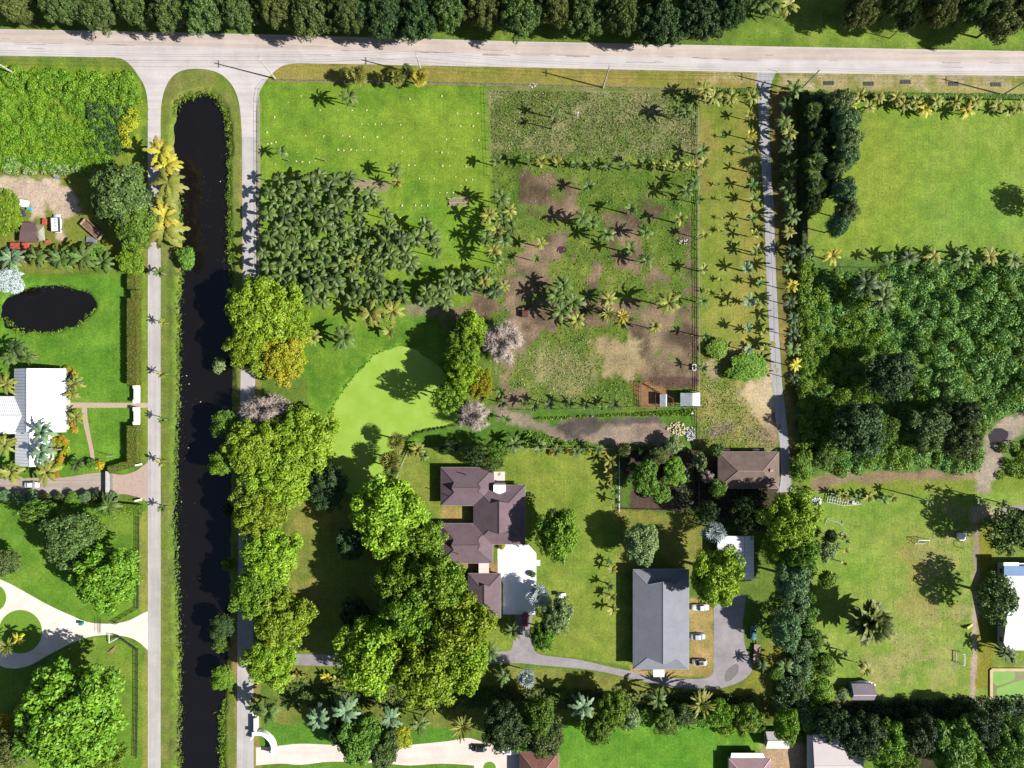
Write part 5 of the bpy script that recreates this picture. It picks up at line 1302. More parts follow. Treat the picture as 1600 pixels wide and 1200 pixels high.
tag(sl.build('covered_boat', WHITE), 'small white covered hull lying behind the blue sided shed', 'boat')
h13 = thing('brown_shed', 'brown flat roofed shed beside the white van in the dirt yard', 'shed', P(44, 362))
a = P(29, 377.5, 0, 2.6); b_ = P(57, 347, 0, 2.6)
ro = MB().add([(a.x,a.y,2.4),(b_.x+.2,a.y,2.4),(b_.x,(a.y+b_.y)/2,2.9),(a.x+.6,(a.y+b_.y)/2,2.9),(b_.x-.2,b_.y,2.4),(a.x+1,b_.y,2.4)], [(0,1,2,3),(3,2,4,5)])
ro.build('roof', shingle('shed_brown', G(122,100,96), G(108,88,86), .2, .1), h13); MB().box(a.x+1,a.y+.3,0,b_.x-.5,b_.y-.3,2.35).build('wall', WOOD, h13)
cn = thing('white_canopy', 'dirty white tarpaulin canopy on the right side of the brown shed', 'canopy', P(62, 364))
pts = [P(x, y, z, 2.3) for x, y, z in ((55.5,351,2.0),(68,353,2.1),(69,375,1.9),(60,376,2.1),(54,362,2.4))]; pk = P(61,362,2.9,2.6)
MB().add([tuple(v) for v in pts]+[tuple(pk)], [(0,5,1),(1,5,2),(2,5,3),(3,5,4),(4,5,0),(0,1,5),(1,2,5),(2,3,5),(3,4,5),(4,0,5)]).build('sheet', plain('dirty_white', G(240,236,214), G(215,205,180), .5, .8), cn)
for v in pts[:4]: MB().tube([(v.x,v.y,0),(v.x,v.y,v.z)], .05, 6).build('pole', GALV, cn)
RED = plain('rust_red', G(205,105,85), G(185,85,65), .8, .8)
def box_thing(name, label, cat, x, y, sx, sy, z, m, rz=0, parts=None, group=None):
    o = thing(name, label, cat, P(x, y), rz, group)
    MB().box(-sx/2,-sy/2,.05,sx/2,sy/2,z).build('body', m, o)
    return o
o = box_thing('shipping_crate', 'rust red corrugated container half hidden by palms below the brown shed', 'container', 37, 386, 5.6, 1.9, 1.9, RED)
mb = MB()
for k in range(14): mb.box(-2.7+k*.4, -.97, 1.9, -2.5+k*.4, .97, 1.94)
mb.build('lid_rib', RED, o)['kind'] = 'stuff'
for i, (x, y, sx, sy, z, m, lb) in enumerate([(72,347,1.2,1.8,.9,RED,'rust orange box by the fence left of the white van'),(76,378,1.6,.9,.7,RED,'rust orange box below the white van'),(40,319,2.2,2,1.1,WHITE,'white heap of sheeting in the dirt yard'),(36,334,1.7,1.8,1.0,plain('dark_blue_bin', G(70,80,95)),'dark blue pallet box left of the blue barrel'),(48,327,1.3,.9,.9,plain('cyan', G(90,185,205)),'pale blue tub in the dirt yard'),(23,386,1.6,1.3,1.0,TRIM,'pale box at the corner of the rust red container'),(144,376,3.0,1.9,.6,GREYMET,'grey tarpaulin covered heap at the tail of the trailer'),(90,277,1.1,.8,.7,plain('greyblue', G(150,160,185)),'grey blue box at the edge of the vine field')]):
    o = box_thing('yard_box', lb, 'box', x, y, sx, sy, z*.85, m, R.uniform(-.3,.3)); MB().box(-sx/2-.05,-sy/2-.05,z*.85+.003,sx/2+.05,sy/2+.05,z).build('lid', m, o)
for o_ in (h,h2,br,h3,h4,h5,h6,h7,h8,h9,h10,h11,h12,h13,cn):
    for c_ in o_.children:
        c_.location = Vector(c_.location) - Vector((o_.location.x, o_.location.y, 0))
# stables
def shelter(name, lab, x0, y0, x1, y1, hh, m, m2=None, split=None):
    a = P(x0, y1, 0, hh); b_ = P(x1, y0, 0, hh); o = thing(name, lab, 'shelter', ((a.x+b_.x)/2, (a.y+b_.y)/2, 0)); ox, oy = o.location.x, o.location.y
    xs = [a.x, b_.x] if not split else [a.x, a.x+(b_.x-a.x)*split, b_.x]
    for k in range(len(xs)-1):
        n = max(1, int((xs[k+1]-xs[k])/.8)); 
        for j in range(n):
            u0 = xs[k]+(xs[k+1]-xs[k])*j/n; u1 = xs[k]+(xs[k+1]-xs[k])*(j+1)/n; z = hh-(.004*j%2) + R.uniform(-.03,.03)
            MB().box(u0+.01-ox, a.y-oy+R.uniform(-.08,.05), z-.05, u1-.01-ox, b_.y-oy+R.uniform(-.05,.08), z).build('roof_sheet', (m, m2 or m)[k], o)
    for (x, y) in ((a.x+.2,a.y+.2),(b_.x-.2,a.y+.2),(a.x+.2,b_.y-.2),(b_.x-.2,b_.y-.2)): MB().box(x-ox-.07,y-oy-.07,0,x-ox+.07,y-oy+.07,hh-.12).build('post', WOOD, o)
    MB().box(b_.x-ox-.15,a.y-oy+.2,0,b_.x-ox-.05,b_.y-oy-.2,hh-.2).build('back_wall', WOOD, o)
shelter('stable', 'corrugated grey and white stable roof in the corral corner at the long fence', 1063, 614, 1094, 634, 2.6, GREYMET, WMETAL, .62)
shelter('feed_shelter', 'smaller grey metal shelter left of the stable in the corral', 1031, 616, 1042, 635, 2.3, GREYMET, WMETAL, .85)
# rail fences
def fence(lab, pts, hh=1.3, step=2.6, m=None, rails=3, rad=.05, name='rail_fence', mesh_wire=False, group=None):
    m = m or WOOD; o = thing(name, lab, 'fence', P(*pts[0]), 0, group); ox, oy = o.location.x, o.location.y
    W = [P(*p) for p in pts]; pm = MB(); cnt = 0; plist = []
    for i in range(len(W)-1):
        a, b_ = W[i], W[i+1]; n = max(1, round((b_-a).length/step))
        for k in range(n + (1 if i == len(W)-2 else 0)): plist.append(a.lerp(b_, k/n))
    me = MB().box(-rad,-rad,-.1,rad,rad,hh).mesh('post', m)
    if len(plist) <= 40:
        for p in plist: q_ = link('post', me, o); q_.location = (p.x-ox, p.y-oy, 0)
    else:
        for p in plist: pm.box(p.x-ox-rad,p.y-oy-rad,-.1,p.x-ox+rad,p.y-oy+rad,hh)
        pm.build('post', m, o)['kind'] = 'stuff'
    for r_ in range(rails):
        z = hh*(r_+1)/rails - .08; rm = MB()
        for i in range(len(W)-1):
            a, b_ = W[i], W[i+1]; rm.bar((a.x-ox,a.y-oy,z),(b_.x-ox,b_.y-oy,z), .03 if mesh_wire else .05, .04 if mesh_wire else .12)
        rm.build('rail', m, o)
    return o
fence('dark wooden corral fence left of the feed shelter', [(1000,597),(1000,634)], 1.6, 1.6, WOOD, 4)
fence('wooden corral fence slanting down from the corral corner', [(1000,597),(1006,598),(1035,616),(1050,622),(1050,634)], 1.5, 1.6, plain('orange_wood', G(190,135,90), G(160,110,75)), 4)
fence('corral fence along the dirt above the stable', [(1076,611),(1090,611)], 1.5, 1.2, WOOD, 4)
fence('wire fence between the corral and the green bank', [(786,641),(900,640),(1000,636),(1090,636)], 1.2, 3, GALV, 2, .04, mesh_wire=True)
LF = plain('fence_pale', G(205,200,180), G(170,168,150), .6, .8)
fence('long pale fence running down between paddock and mown strip', [(1090,140),(1090.5,300),(1091,450),(1091.5,560),(1091.5,612)], 1.5, 3, LF, 3, .07)
fence('weathered brown lower stretch of the long fence', [(1091.5,636),(1091,700),(1091,795)], 1.5, 3, WOOD, 3, .07)
fence('chain link fence between the palm lawn and the weedy field', [(759,134),(762,220),(765,275),(776,285),(778,360),(781,445)], 1.4, 3, GALV, 2, .05, mesh_wire=True)
fence('chain link fence along the verge of the main road', [(432,126),(700,130.5),(1090,141)], 1.3, 3, GALV, 2, .04, mesh_wire=True)
fence('chain link fence along the canal road', [(418,126),(407,140),(404,160),(405,300),(406,432)], 1.3, 3, GALV, 2, .04, mesh_wire=True)
fence('garden fence along the north of the house lawn', [(640,702),(665,699.5),(800,700),(967,701)], 1.5, 2.4, LF, 3, .06)
fence('garden fence slanting along the pond corner', [(640,702),(633,716),(622,742),(613,765)], 1.5, 2.4, LF, 3, .06)
fence('white fence between the house lawn and the orchard', [(967,701),(967,798)], 1.5, 2.4, WHITE, 3, .07)
fence('wooden fence at the south of the orchard', [(967,795),(1000,796),(1045,797)], 1.4, 2.4, WOOD, 3)
fence('wooden fence at the north of the orchard', [(967,701),(1030,702),(1090,704)], 1.4, 2.4, WOOD, 3)
fence('black rail fence along the side road above the circle drive', [(218,808),(218,870),(217,950),(180,972)], 1.4, 2.4, BLACKF, 4, .06)
fence('black rail fence along the side road below the circle drive', [(184,992),(216,1014),(216,1100),(214.5,1182)], 1.4, 2.4, BLACKF, 4, .06)
fence('wire fence on the right bank of the vine hedge', [(1246,150),(1246,400),(1246,690)], 1.3, 3.2, GALV, 2, .04, mesh_wire=True)
fence('wire fence between the big lawn and the thicket', [(1300,418),(1450,420),(1600,424)], 1.2, 3.2, BLACKF, 2, .04, mesh_wire=True)
gt = thing('black_gate', 'open black metal gate leaves standing on the circle drive', 'gate', P(176, 975))
ox, oy = gt.location.x, gt.location.y
for (a, b_) in (((158,966),(158,988)), ((178,972),(186,973)), ((178,992),(187,993))):
    A, B_ = P(*a), P(*b_); lm = MB()
    for z in (.3, .9, 1.5): lm.bar((A.x-ox,A.y-oy,z),(B_.x-ox,B_.y-oy,z), .05, .05)
    n = 8
    for k in range(n+1): q_ = A.lerp(B_, k/n); lm.box(q_.x-ox-.02,q_.y-oy-.02,.1,q_.x-ox+.02,q_.y-oy+.02,1.7)
    lm.build('gate_leaf', BLACKF, gt)
fr = thing('goal_frame', 'white angular pipe frame on the grass beside the gate', 'frame', P(174, 1003)); ox, oy = fr.location.x, fr.location.y
m = MB(); 
for a, b_ in (((173.5,990),(173.5,1003)),((173.5,1003),(187,995))):
    A, B_ = P(*a), P(*b_); m.bar((A.x-ox,A.y-oy,1.0),(B_.x-ox,B_.y-oy,1.0), .14, .1)
m.build('bar', WHITE, fr)
for q0 in ((173.5,990.5),(173.5,1003),(187,995)): A = P(*q0); MB().tube([(A.x-ox,A.y-oy,0),(A.x-ox,A.y-oy,.94)], .05, 6).build('post', WHITE, fr)
st = thing('driftwood', 'pale fallen branches on the grass below the gate', 'branch', P(176, 1014))
for k in range(5): a_ = R.uniform(.5, 1.0); MB().tube([(-1.6+k*.3,-1.2-k*.1,.1),(0+k*.2,.1,.35),(1.6-k*.2,1.3,.12)], [.09,.07,.03], 5).build('branch', plain('dry_branch', G(205,170,130), G(175,140,105)) if k == 0 else bpy.data.materials['dry_branch'], st)
# walls, pillars and the sliding gate
def wallrun(lab, pts, hh, th, m, name='garden_wall', pill=None):
    o = thing(name, lab, 'wall', P(*pts[0])); ox, oy = o.location.x, o.location.y; mb = MB()
    for i in range(len(pts)-1):
        A, B_ = P(*pts[i]), P(*pts[i+1]); mb.bar((A.x-ox,A.y-oy,hh/2),(B_.x-ox,B_.y-oy,hh/2), th, hh - .01*(i%2))
    mb.build('wall', m, o)
    for p in (pill or []):
        A = P(*p); MB().box(A.x-ox-.45,A.y-oy-.45,0,A.x-ox+.45,A.y-oy+.45,hh+.3).build('pillar', m, o)
        MB().box(A.x-ox-.55,A.y-oy-.55,hh+.303,A.x-ox+.55,A.y-oy+.55,hh+.45).build('pillar_cap', WHITE, o)
    return o
wallrun('white garden wall north of the footpath gate', [(216.5,604),(216.5,627)], 1.8, 1.0, WHITE, pill=[(216.5,604),(216.5,627)])
wallrun('white garden wall south of the footpath gate', [(216.5,639),(216.5,661)], 1.8, 1.0, WHITE, pill=[(216.5,639),(216.5,661)])
wallrun('short white wall end at the top of the paver apron', [(213,727),(222,725)], 1.0, .5, WHITE)
wallrun('short white wall end at the bottom of the paver apron', [(213,782),(222,780)], 1.0, .5, WHITE)
sg = thing('driveway_gate', 'pale grey solid gate across the gated drive', 'gate', P(174, 757))
for k in range(9): MB().box(-.5,-4.3+k*.96,.1,.45,-4.3+k*.96+.93,1.9).build('panel', GALV, sg)
MB().box(-.65,-4.4,1.903,.6,4.4,2.0).build('top_rail', TRIM, sg)
cw = [(404,1112)] and curve([(404,1142),(412,1142),(420,1147),(427,1155),(430,1165),(427,1173)], 4)
wallrun('white curved garden wall beside the canal road', cw, 1.9, 1.1, WHITE, pill=[(426,1173)])
wallrun('short straight white wall above the curved one', [(402,1118),(402,1139)], 1.9, .8, WHITE, pill=[(402,1110),(401,1141)])
wallrun('thin white wall leg pointing to the canal road', [(400,1143),(395,1152)], 1.6, .35, WHITE)
wallrun('pale pool kerb on the left and top of the algae pool', [(1548,1092),(1548,1046),(1640,1046)], .35, .9, plain('tan_kerb', G(222,200,150), G(205,180,135)), 'pool_kerb')
# algae pool
sheet('pool_water', rect(1550,1048,1660,1092), .06, plain('olive_water', G(118,118,16), G(100,104,20), .5, .3))
ALG = plain('algae_green', G(140,186,84), G(128,176,74), .3, .8)
tag(sheet('algae_mat', curve([(1549,1048.5),(1562,1046.5),(1575,1050),(1583,1048),(1586,1055),(1584,1062),(1572,1067),(1558,1071),(1551,1066)], 5), .075, ALG), kind='stuff')
tag(sheet('algae_mat', curve([(1558,1075),(1575,1069),(1595,1063),(1640,1060),(1640,1085),(1600,1090),(1575,1095),(1560,1090),(1556,1080)], 5), .075, ALG), kind='stuff')
# clipped hedges
def hedge(lab, px0, px1, hh, wd, fol='hedge', name='clipped_hedge'):
    A, B_ = P(*px0), P(*px1); L = (B_-A).length; o = thing(name, lab, 'hedge', A, math.atan2(B_.y-A.y, B_.x-A.x), 'clipped hedges')
    n = int((L*wd + 2*(L+wd)*hh) / .035); rs = np.random.RandomState(int(L*10)); S = []; Nn = []
    for k in range(n):
        t = rs.uniform()
        if t < L*wd/(L*wd+2*(L+wd)*hh): S.append((rs.uniform(0,L), rs.uniform(-wd/2,wd/2), hh+rs.uniform(-.1,.08))); Nn.append((0,0,1))
        elif t < .93: sd = rs.choice((-1,1)); S.append((rs.uniform(0,L), sd*wd/2+rs.uniform(-.08,.08), rs.uniform(.05,hh))); Nn.append((0,sd,0))
        else: sd = rs.choice((0,1)); S.append((sd*L+rs.uniform(-.08,.08), rs.uniform(-wd/2,wd/2), rs.uniform(.05,hh))); Nn.append((2*sd-1,0,0))
    S = np.array(S); Nn = np.array(Nn, float) + rs.normal(size=(n,3))*.35
    v, f = diamonds(S, Nn, rs.uniform(.1,.22,n), .7, rs)
    link('foliage', np_mesh('foliage', v, f, FO[fol]), o)
    MB().box(.1,-wd/2+.1,0,L-.1,wd/2-.1,hh-.12).build('core', plain('hedge_core', G(90,100,38), G(70,80,30), 1.5) if 'hedge_core' not in bpy.data.materials else bpy.data.materials['hedge_core'], o)
hedge('long clipped hedge left of the side road, north part', (214,468), (214,602), 2.9, 2.9)
hedge('short clipped hedge block at the top of the long hedge', (213,432), (213,453), 2.7, 2.6)
hedge('clipped hedge block jutting out in the long hedge', (218,455), (218,467), 2.9, 2.2)
hedge('clipped hedge left of the side road, south of the white walls', (214,664), (214,722), 2.9, 2.9)
hedge('clipped hedge slanting to the gated drive', (213,722), (176,733), 2.4, 2.2)
hedge('low yellow green hedge south of the paver apron', (184,792), (224,796), 1.6, 3.0, 'vine')
hedge('low dark hedge along the verge beside the big lawn', (1262,149), (1600,153), 1.0, 1.6, 'green')
hedge('low hedge at the top of the mown strip', (1110,144), (1184,146), 1.4, 1.8, 'green')
hedge('tall dark hedge in the shade between the lane palms and the big lawn', (1249,150), (1249,388), 4.2, 1.6, 'dark')
hedge('low hedge left of the road mouth along the narrow lane', (1262,1140), (1262,930), 2.2, 1.0, 'olive')

# ------------------------------------------------------------------ utility poles and wires
poles = [((24,116),'leftmost tall concrete utility pole at the vine field'),((430,123),'tall concrete utility pole at the fence corner by the canal road'),((660,118),'tall concrete utility pole beside the round headed palms'),((942,137),'tall concrete utility pole above the weedy field'),((1248,143),'tall concrete utility pole right of the narrow lane'),((1567,148),'tall concrete utility pole at the right end of the big lawn')]
tops = []
PH = 14.2
for i, (p, lb) in enumerate(poles):
    o = thing('utility_pole', lb, 'utility pole', P(*p), 0, 'concrete utility poles along the road')
    MB().tube([(0,0,-.3),(0,0,PH)], [.27,.16], 6).build('shaft', CONC, o)
    MB().box(-.08,-1.1,PH-1.0,.08,1.1,PH-.85).build('crossarm', CONC, o)
    for y in (-1.0, 0, 1.0): MB().tube([(0.12 if y==0 else 0,y,PH-.85 if y else PH),(0.12 if y==0 else 0,y,PH-.55 if y else PH+.25)], .06, 6).build('insulator', GALV, o)
    tops.append(P(*p))
for k, dy in enumerate((-1.0, 0, 1.0)):
    mb = MB(); z = PH-.55 if dy else PH+.25
    ends = [Vector((tops[0].x-60, tops[0].y+1.5, 0))] + tops + [Vector((tops[-1].x+60, tops[-1].y-1.5, 0))]
    for a, b_ in zip(ends[:-1], ends[1:]):
        pts_ = [Vector((a.x, a.y+dy, z)).lerp(Vector((b_.x, b_.y+dy, z)), t/8) - Vector((0,0,1.2*4*(t/8)*(1-t/8))) for t in range(9)]
        mb.tube(pts_, .03, 4)
    tag(mb.build('power_line', GALV), ('overhead wire nearest the road along the pole line','middle overhead wire along the pole line, highest of three','overhead wire farthest north above the road')[k] if k else 'overhead wire nearest the gardens along the pole line', 'wire', 'overhead wires')
for (x, y, hh, rad, lb, m) in [(902,181,2.6,.12,'thin white post with a shadow in the weedy field',WHITE),(177,712,3.4,.09,'thin pale pole on the lawn near the garden path',LF),(509,252,2.4,.13,'cut pale trunk stump standing on the palm lawn',PBARK),(452,252,1.6,.14,'short cut trunk near the canal road fence',PBARK),(571,284,2.6,.16,'grey post at the log pile in the palm shadow',GALV),(1215,112,2.2,.06,'thin white sign post beside the narrow lane mouth',WHITE),(891,962,3.0,.10,'thin lamp post on the house lawn',WHITE),(795,948,3.0,.10,'pale pole between garage and drive',LF)][:6]+[(795,962,3.0,.10,'pale pole between the garage and the drive',LF),(910,532,3.0,.10,'thin pole in the sandy part of the paddock',LF)]:
    o = thing('post', lb, 'post', P(x, y)); MB().tube([(0,0,-.1),(0,0,hh)], rad, 7).build('shaft', m, o); MB().box(-rad*1.3,-rad*1.3,hh+.002,rad*1.3,rad*1.3,hh+.06).build('cap', m, o)

# ------------------------------------------------------------------ vehicles
CARP = {k: (lambda m: m)(plain('paint_'+k, c, tuple(v*.93 for v in c), .3, .3, spec=.6)) for k, c in dict(white=G(246,246,248), blue=G(196,214,236), silver=G(214,212,206), black=(.012,.013,.018), red=G(200,25,55), teal=G(90,150,160)).items()}
def car(x, y, rz, L, W, paint, lab, kind='car', cat='car', hood=.27, rear=.8, roofz=1.45, hz=.2):
    """nose towards +x"""
    o = thing('parked_car' if cat != 'van' else 'van', lab, cat, P(x, y), rz, 'parked vehicles')
    st_ = [(-.5,.30,.55),(-.49,.42,.85),(-.40,.47,.98),(-.2,.5,1.0),(0,.5,1.0),(.2,.5,.96),(.36,.48,.9),(.46,.43,.78),(.5,.30,.55)]
    v = []; f = []
    for (t, hw, z) in st_:
        X = t*L; Wd = hw*W; v += [(X,-Wd,.28),(X,-Wd,z*.72),(X,-Wd*.86,z*.92),(X,0,z*.97),(X,Wd*.86,z*.92),(X,Wd,z*.72),(X,Wd,.28)]
    for i in range(len(st_)-1):
        for j in range(6): a_ = 7*i+j; f.append((a_, a_+1, a_+8, a_+7))
    f += [tuple(range(7)), tuple(range(7*(len(st_)-1), 7*len(st_)))[::-1]]
    MB().add(v, f).build('body', CARP[paint], o, True)
    c0, c1 = (.5-hood)*L, (.5-rear)*L if rear < 1 else -.47*L
    zb = .9; zr = roofz; iw = W*(.44 if kind == 'car' else .475); rw = W*(.36 if kind == 'car' else .455)
    r1, r0 = c0 - .6, c1 + (.45 if kind == 'car' else .15)
    cab = MB().add([(c0,-iw,zb),(c0,iw,zb),(c1,iw,zb),(c1,-iw,zb),(r1,-rw,zr),(r1,rw,zr),(r0,rw,zr),(r0,-rw,zr)], [(0,1,5,4),(1,2,6,5),(2,3,7,6),(3,0,4,7)])
    cab.build('windows', GLASS, o)
    MB().add([(r1+.08,-rw-.02,zr-.03),(r1+.08,rw+.02,zr-.03),(r0-.08,rw+.02,zr-.03),(r0-.08,-rw-.02,zr-.03),(r1-.15,-rw*.85,zr+.06),(r1-.15,rw*.85,zr+.06),(r0+.15,rw*.85,zr+.06),(r0+.15,-rw*.85,zr+.06)], [(4,5,6,7),(0,1,5,4),(1,2,6,5),(2,3,7,6),(3,0,4,7)]).build('roof', CARP[paint], o, False)
    for sx in (-.31, .31):
        for sy in (-1, 1):
            X = sx*L; Y = sy*(W/2-.1); tm = MB().tube([(X,Y-.11,.33),(X,Y+.11,.33)], .33, 12).build('wheel', RUBBER, o)
            MB().tube([(X,Y+sy*.112,.33),(X,Y+sy*.13,.33)], .19, 8).build('rim', GALV, tm)
    for sy in (-1, 1):
        MB().box(.455*L,sy*W*.33-.16,.6,.487*L,sy*W*.33+.16,.72).build('headlight', TRIM, o)
        MB().box(-.5*L-.01,sy*W*.34-.14,.62,-.488*L,sy*W*.34+.14,.74).build('tail_light', CARP['red'], o)
        MB().box(c0-.35,sy*(W/2+.02)-.1,.95,c0-.15,sy*(W/2+.02)+.1,1.08).build('mirror', CARP[paint], o)
    return o
car(1089.5, 993.5, 0, 4.7, 1.9, 'blue', 'pale blue saloon parked nose out beside the long grey roof')
c = car(1092.5, 1033.5, math.pi, 4.6, 1.95, 'silver', 'silver white estate car parked beside the lower end of the long grey roof', rear=.93, roofz=1.6)
MB().box(-.9,-.45,1.67,.5,.45,1.70).build('sunroof', BLACKF, c)
car(1093, 948, 0, 5.6, 2.0, 'white', 'white pickup half under the lime tree beside the grey roof', rear=.62, roofz=1.7)
car(821, 967, math.pi/2, 4.4, 1.85, 'red', 'red car in deep shade beside the silver palm')
car(748.5, 1167.5, math.pi, 4.9, 1.95, 'black', 'black car on the pink drive', rear=.9, roofz=1.6)
car(1176, 988, math.pi/2, 4.4, 1.8, 'teal', 'teal car in the tree shade at the right side of the parking court')
car(52, 757, 0, 4.8, 1.9, 'white', 'white car on the gated drive under a palm')
v_ = car(91.5, 350, math.pi/2+.05, 5.9, 2.3, 'white', 'white van standing in the dirt yard', kind='van', cat='van', hood=.16, rear=1.0, roofz=2.05)
for k in range(3): MB().box(.6-k*.9,-.45,2.115,.9-k*.9,-.25,2.18).build('roof_vent', BLACKF, v_)
# boat on the pink drive
bt = thing('white_boat', 'white boat parked beside the dark tree at the end of the pink drive', 'boat', P(794, 1171))
secs = [(-3.0,.95,.5),(-1.5,1.15,.5),(0,1.2,.5),(1.6,.95,.55),(2.8,.4,.65),(3.3,.03,.75)]
v = []; f = []
for (X, hw, z) in secs: v += [(-X,-hw*.4,.2),(-X,-hw,z+.5),(-X,-hw*.8,z+.52),(-X,hw*.8,z+.52),(-X,hw,z+.5),(-X,hw*.4,.2)]
for i in range(len(secs)-1):
    for j in range(5): a_ = 6*i+j; f.append((a_,a_+6,a_+7,a_+1))
f += [(0,1,2,3,4,5)]
MB().add(v, f).build('hull', WHITE, bt); MB().box(-.6,-.5,1.03,.6,.5,1.5).build('console', GALV, bt); MB().box(2.9,-.25,.5,3.4,.25,1.4).build('outboard_motor', BLACKF, bt)
# open box trailer
tr = thing('open_trailer', 'long rusty brown open box trailer lying askew in the yard', 'trailer', P(147, 359), -.72)
RUST = plain('rust_brown', G(150,118,95), G(118,90,75), .9, .85)
MB().box(-3.6,-1.15,.5,3.6,1.15,.6).build('floor', RUST, tr)
for (a, b_, c_, d, nm) in ((-3.6,-1.25,3.6,-1.16,'side_wall'),(-3.6,1.16,3.6,1.25,'side_wall'),(-3.7,-1.2,-3.61,1.2,'front_wall'),(3.61,-1.2,3.7,1.2,'tailgate')): MB().box(a,b_,.5,c_,d,1.5).build(nm, plain('trailer_rim', G(200,175,145), G(165,135,108), 1) if 'trailer_rim' not in bpy.data.materials else bpy.data.materials['trailer_rim'], tr)
for sx in (-.9, .9):
    for sy in (-1, 1): MB().tube([(sx,sy*1.45-.12,.4),(sx,sy*1.45+.12,.4)], .4, 10).build('wheel', RUBBER, tr)
# flatbed
fb = thing('flatbed_trailer', 'weathered wooden flatbed trailer at the edge of the parking court', 'trailer', P(1181, 1021), math.pi/2-.08)
for k in range(8): MB().box(-3.1,-1.0+k*.25,.7,3.1+R.uniform(-.06,.06),-1.0+k*.25+.235,.78+R.uniform(0,.015)).build('plank', plain('deck_wood', G(190,165,145), G(160,135,118), 1.2) if 'deck_wood' not in bpy.data.materials else bpy.data.materials['deck_wood'], fb)
MB().box(-3.1,-.5,.5,4.2,-.4,.69).build('chassis', BLACKF, fb); MB().box(-3.1,.4,.5,4.2,.5,.69).build('chassis', BLACKF, fb)
for sy in (-1, 1):
    for sx in (-.6, .5): MB().tube([(sx,sy*1.15-.12,.36),(sx,sy*1.15+.12,.36)], .36, 10).build('wheel', RUBBER, fb)
# golf cart
gc = thing('golf_cart', 'little white golf cart on the lawn above the pale round tree', 'golf cart', P(878, 929))
MB().box(-1.15,-.6,.3,1.15,.6,.6).build('body', WHITE, gc); MB().box(-.9,-.62,1.75,.7,.62,1.82).build('canopy', WHITE, gc); MB().box(-.5,-.5,.603,.1,.5,.9).build('seat', TRIM, gc)
for sx in (-.85,.65):
    for sy in (-.55,.55): MB().tube([(sx,sy,.603),(sx,sy,1.745)], .03, 5).build('strut', BLACKF, gc)
for sx in (-.75,.75):
    for sy in (-1,1): MB().tube([(sx,sy*.6-.08,.24),(sx,sy*.6+.08,.24)], .24, 10).build('wheel', RUBBER, gc)
# goals
def goal(lab, x, y, rz, wd=3.4, hh=1.9, dp=1.5):
    o = thing('football_goal', lab, 'goal', P(x, y), rz, 'white football goals')
    for s_ in (-1, 1):
        MB().tube([(0,s_*wd/2,0),(0,s_*wd/2,hh)], .09, 6).build('upright', WHITE, o)
        MB().tube([(0,s_*wd/2,hh),(-dp*.4,s_*wd/2,hh),(-dp,s_*wd/2,.05)], .06, 6).build('side_bar', WHITE, o)
    MB().tube([(0,-wd/2,hh),(0,wd/2,hh)], .11, 6).build('crossbar', WHITE, o)
    MB().tube([(-dp,-wd/2,.06),(-dp,wd/2,.06)], .07, 6).build('ground_bar', WHITE, o)
    nm = MB()
    for k in range(9):
        y_ = -wd/2 + wd*(k+.5)/9; nm.bar((-dp*.4,y_,hh-.02),(-dp,y_,.1), .02, .02)
    nm.build('net', GALV, o)['kind'] = 'stuff'
goal('white football goal in the upper part of the play lawn', 1438, 842, math.pi/2*3 + math.pi)
goal('white football goal at the lower right of the play lawn', 1501, 1027, 0)
# lattice frame lying on the lawn
lt = thing('lattice_frame', 'long white lattice boat frame tapering to a point on the play lawn', 'frame', P(1318, 782), -.20)
LFm = plain('frame_white', G(225,232,220), G(195,205,190), 1, .7)
def lw(x): return 1.55 if x < 0 else 1.55*(1-x/5.6)
for s_ in (-1, 1): MB().tube([(-5.4,s_*1.4,.5),(0,s_*1.5,.6),(3,s_*.75,.6),(5.4,0,.5)], .1, 5).build('rail', LFm, lt)
for k in range(13): x_ = -5.3+k*.8; w_ = lw(x_); MB().bar((x_,-w_,.55),(x_,w_,.55), .16, .1).build('rib', LFm, lt)
for yy in (-.5, .5): MB().bar((-5.4,yy,.7),(1.6,yy*.9,.7), .12, .1).build('stringer', LFm, lt)
MB().box(2.3,-.5,.62,3.7,.5,.95).build('bow_cover', TRIM, lt)
# piles
def pile(name, lab, cat, x, y, rx, ry, n, m, lo, hi, hz, stuff=False):
    o = thing(name, lab, cat, P(x, y)); mats = m if isinstance(m, list) else [m]
    nm = {'rubble': 'stone'}.get(cat, 'piece')
    for k in range(n):
        a_ = R.uniform(0, 6.28); q_ = math.sqrt(R.random()); X = math.cos(a_)*q_*rx*U; Y = math.sin(a_)*q_*ry*U; s_ = R.uniform(lo, hi); z = R.uniform(0, hz*(1-q_))
        vs = []
        for t in range(6): aa = t*math.pi/3+R.uniform(-.3,.3); vs.append((X+math.cos(aa)*s_*R.uniform(.7,1.1), Y+math.sin(aa)*s_*R.uniform(.7,1.1), z))
        vs += [(v[0]*.0+X+(v[0]-X)*.65, Y+(v[1]-Y)*.65, z+s_*R.uniform(.5,.8)) for v in vs[:6]]
        MB().add(vs, [(0,1,7,6),(1,2,8,7),(2,3,9,8),(3,4,10,9),(4,5,11,10),(5,0,6,11),(6,7,8,9,10,11)]).build(nm, R.choice(mats), o)
    return o
ST1 = plain('cream_stone', G(240,225,180), G(215,195,150), 1.2, .9); ST2 = plain('grey_stone', G(225,225,228), G(195,195,198), 1.2, .9)
pile('rubble_heap', 'heap of cream coloured rubble south of the corral', 'rubble', 1058, 670, 16, 11, 90, ST1, .18, .5, .8)
pile('rubble_heap', 'heap of light grey stones against the long fence', 'rubble', 1078, 678, 9, 12, 70, ST2, .16, .45, 1.0)
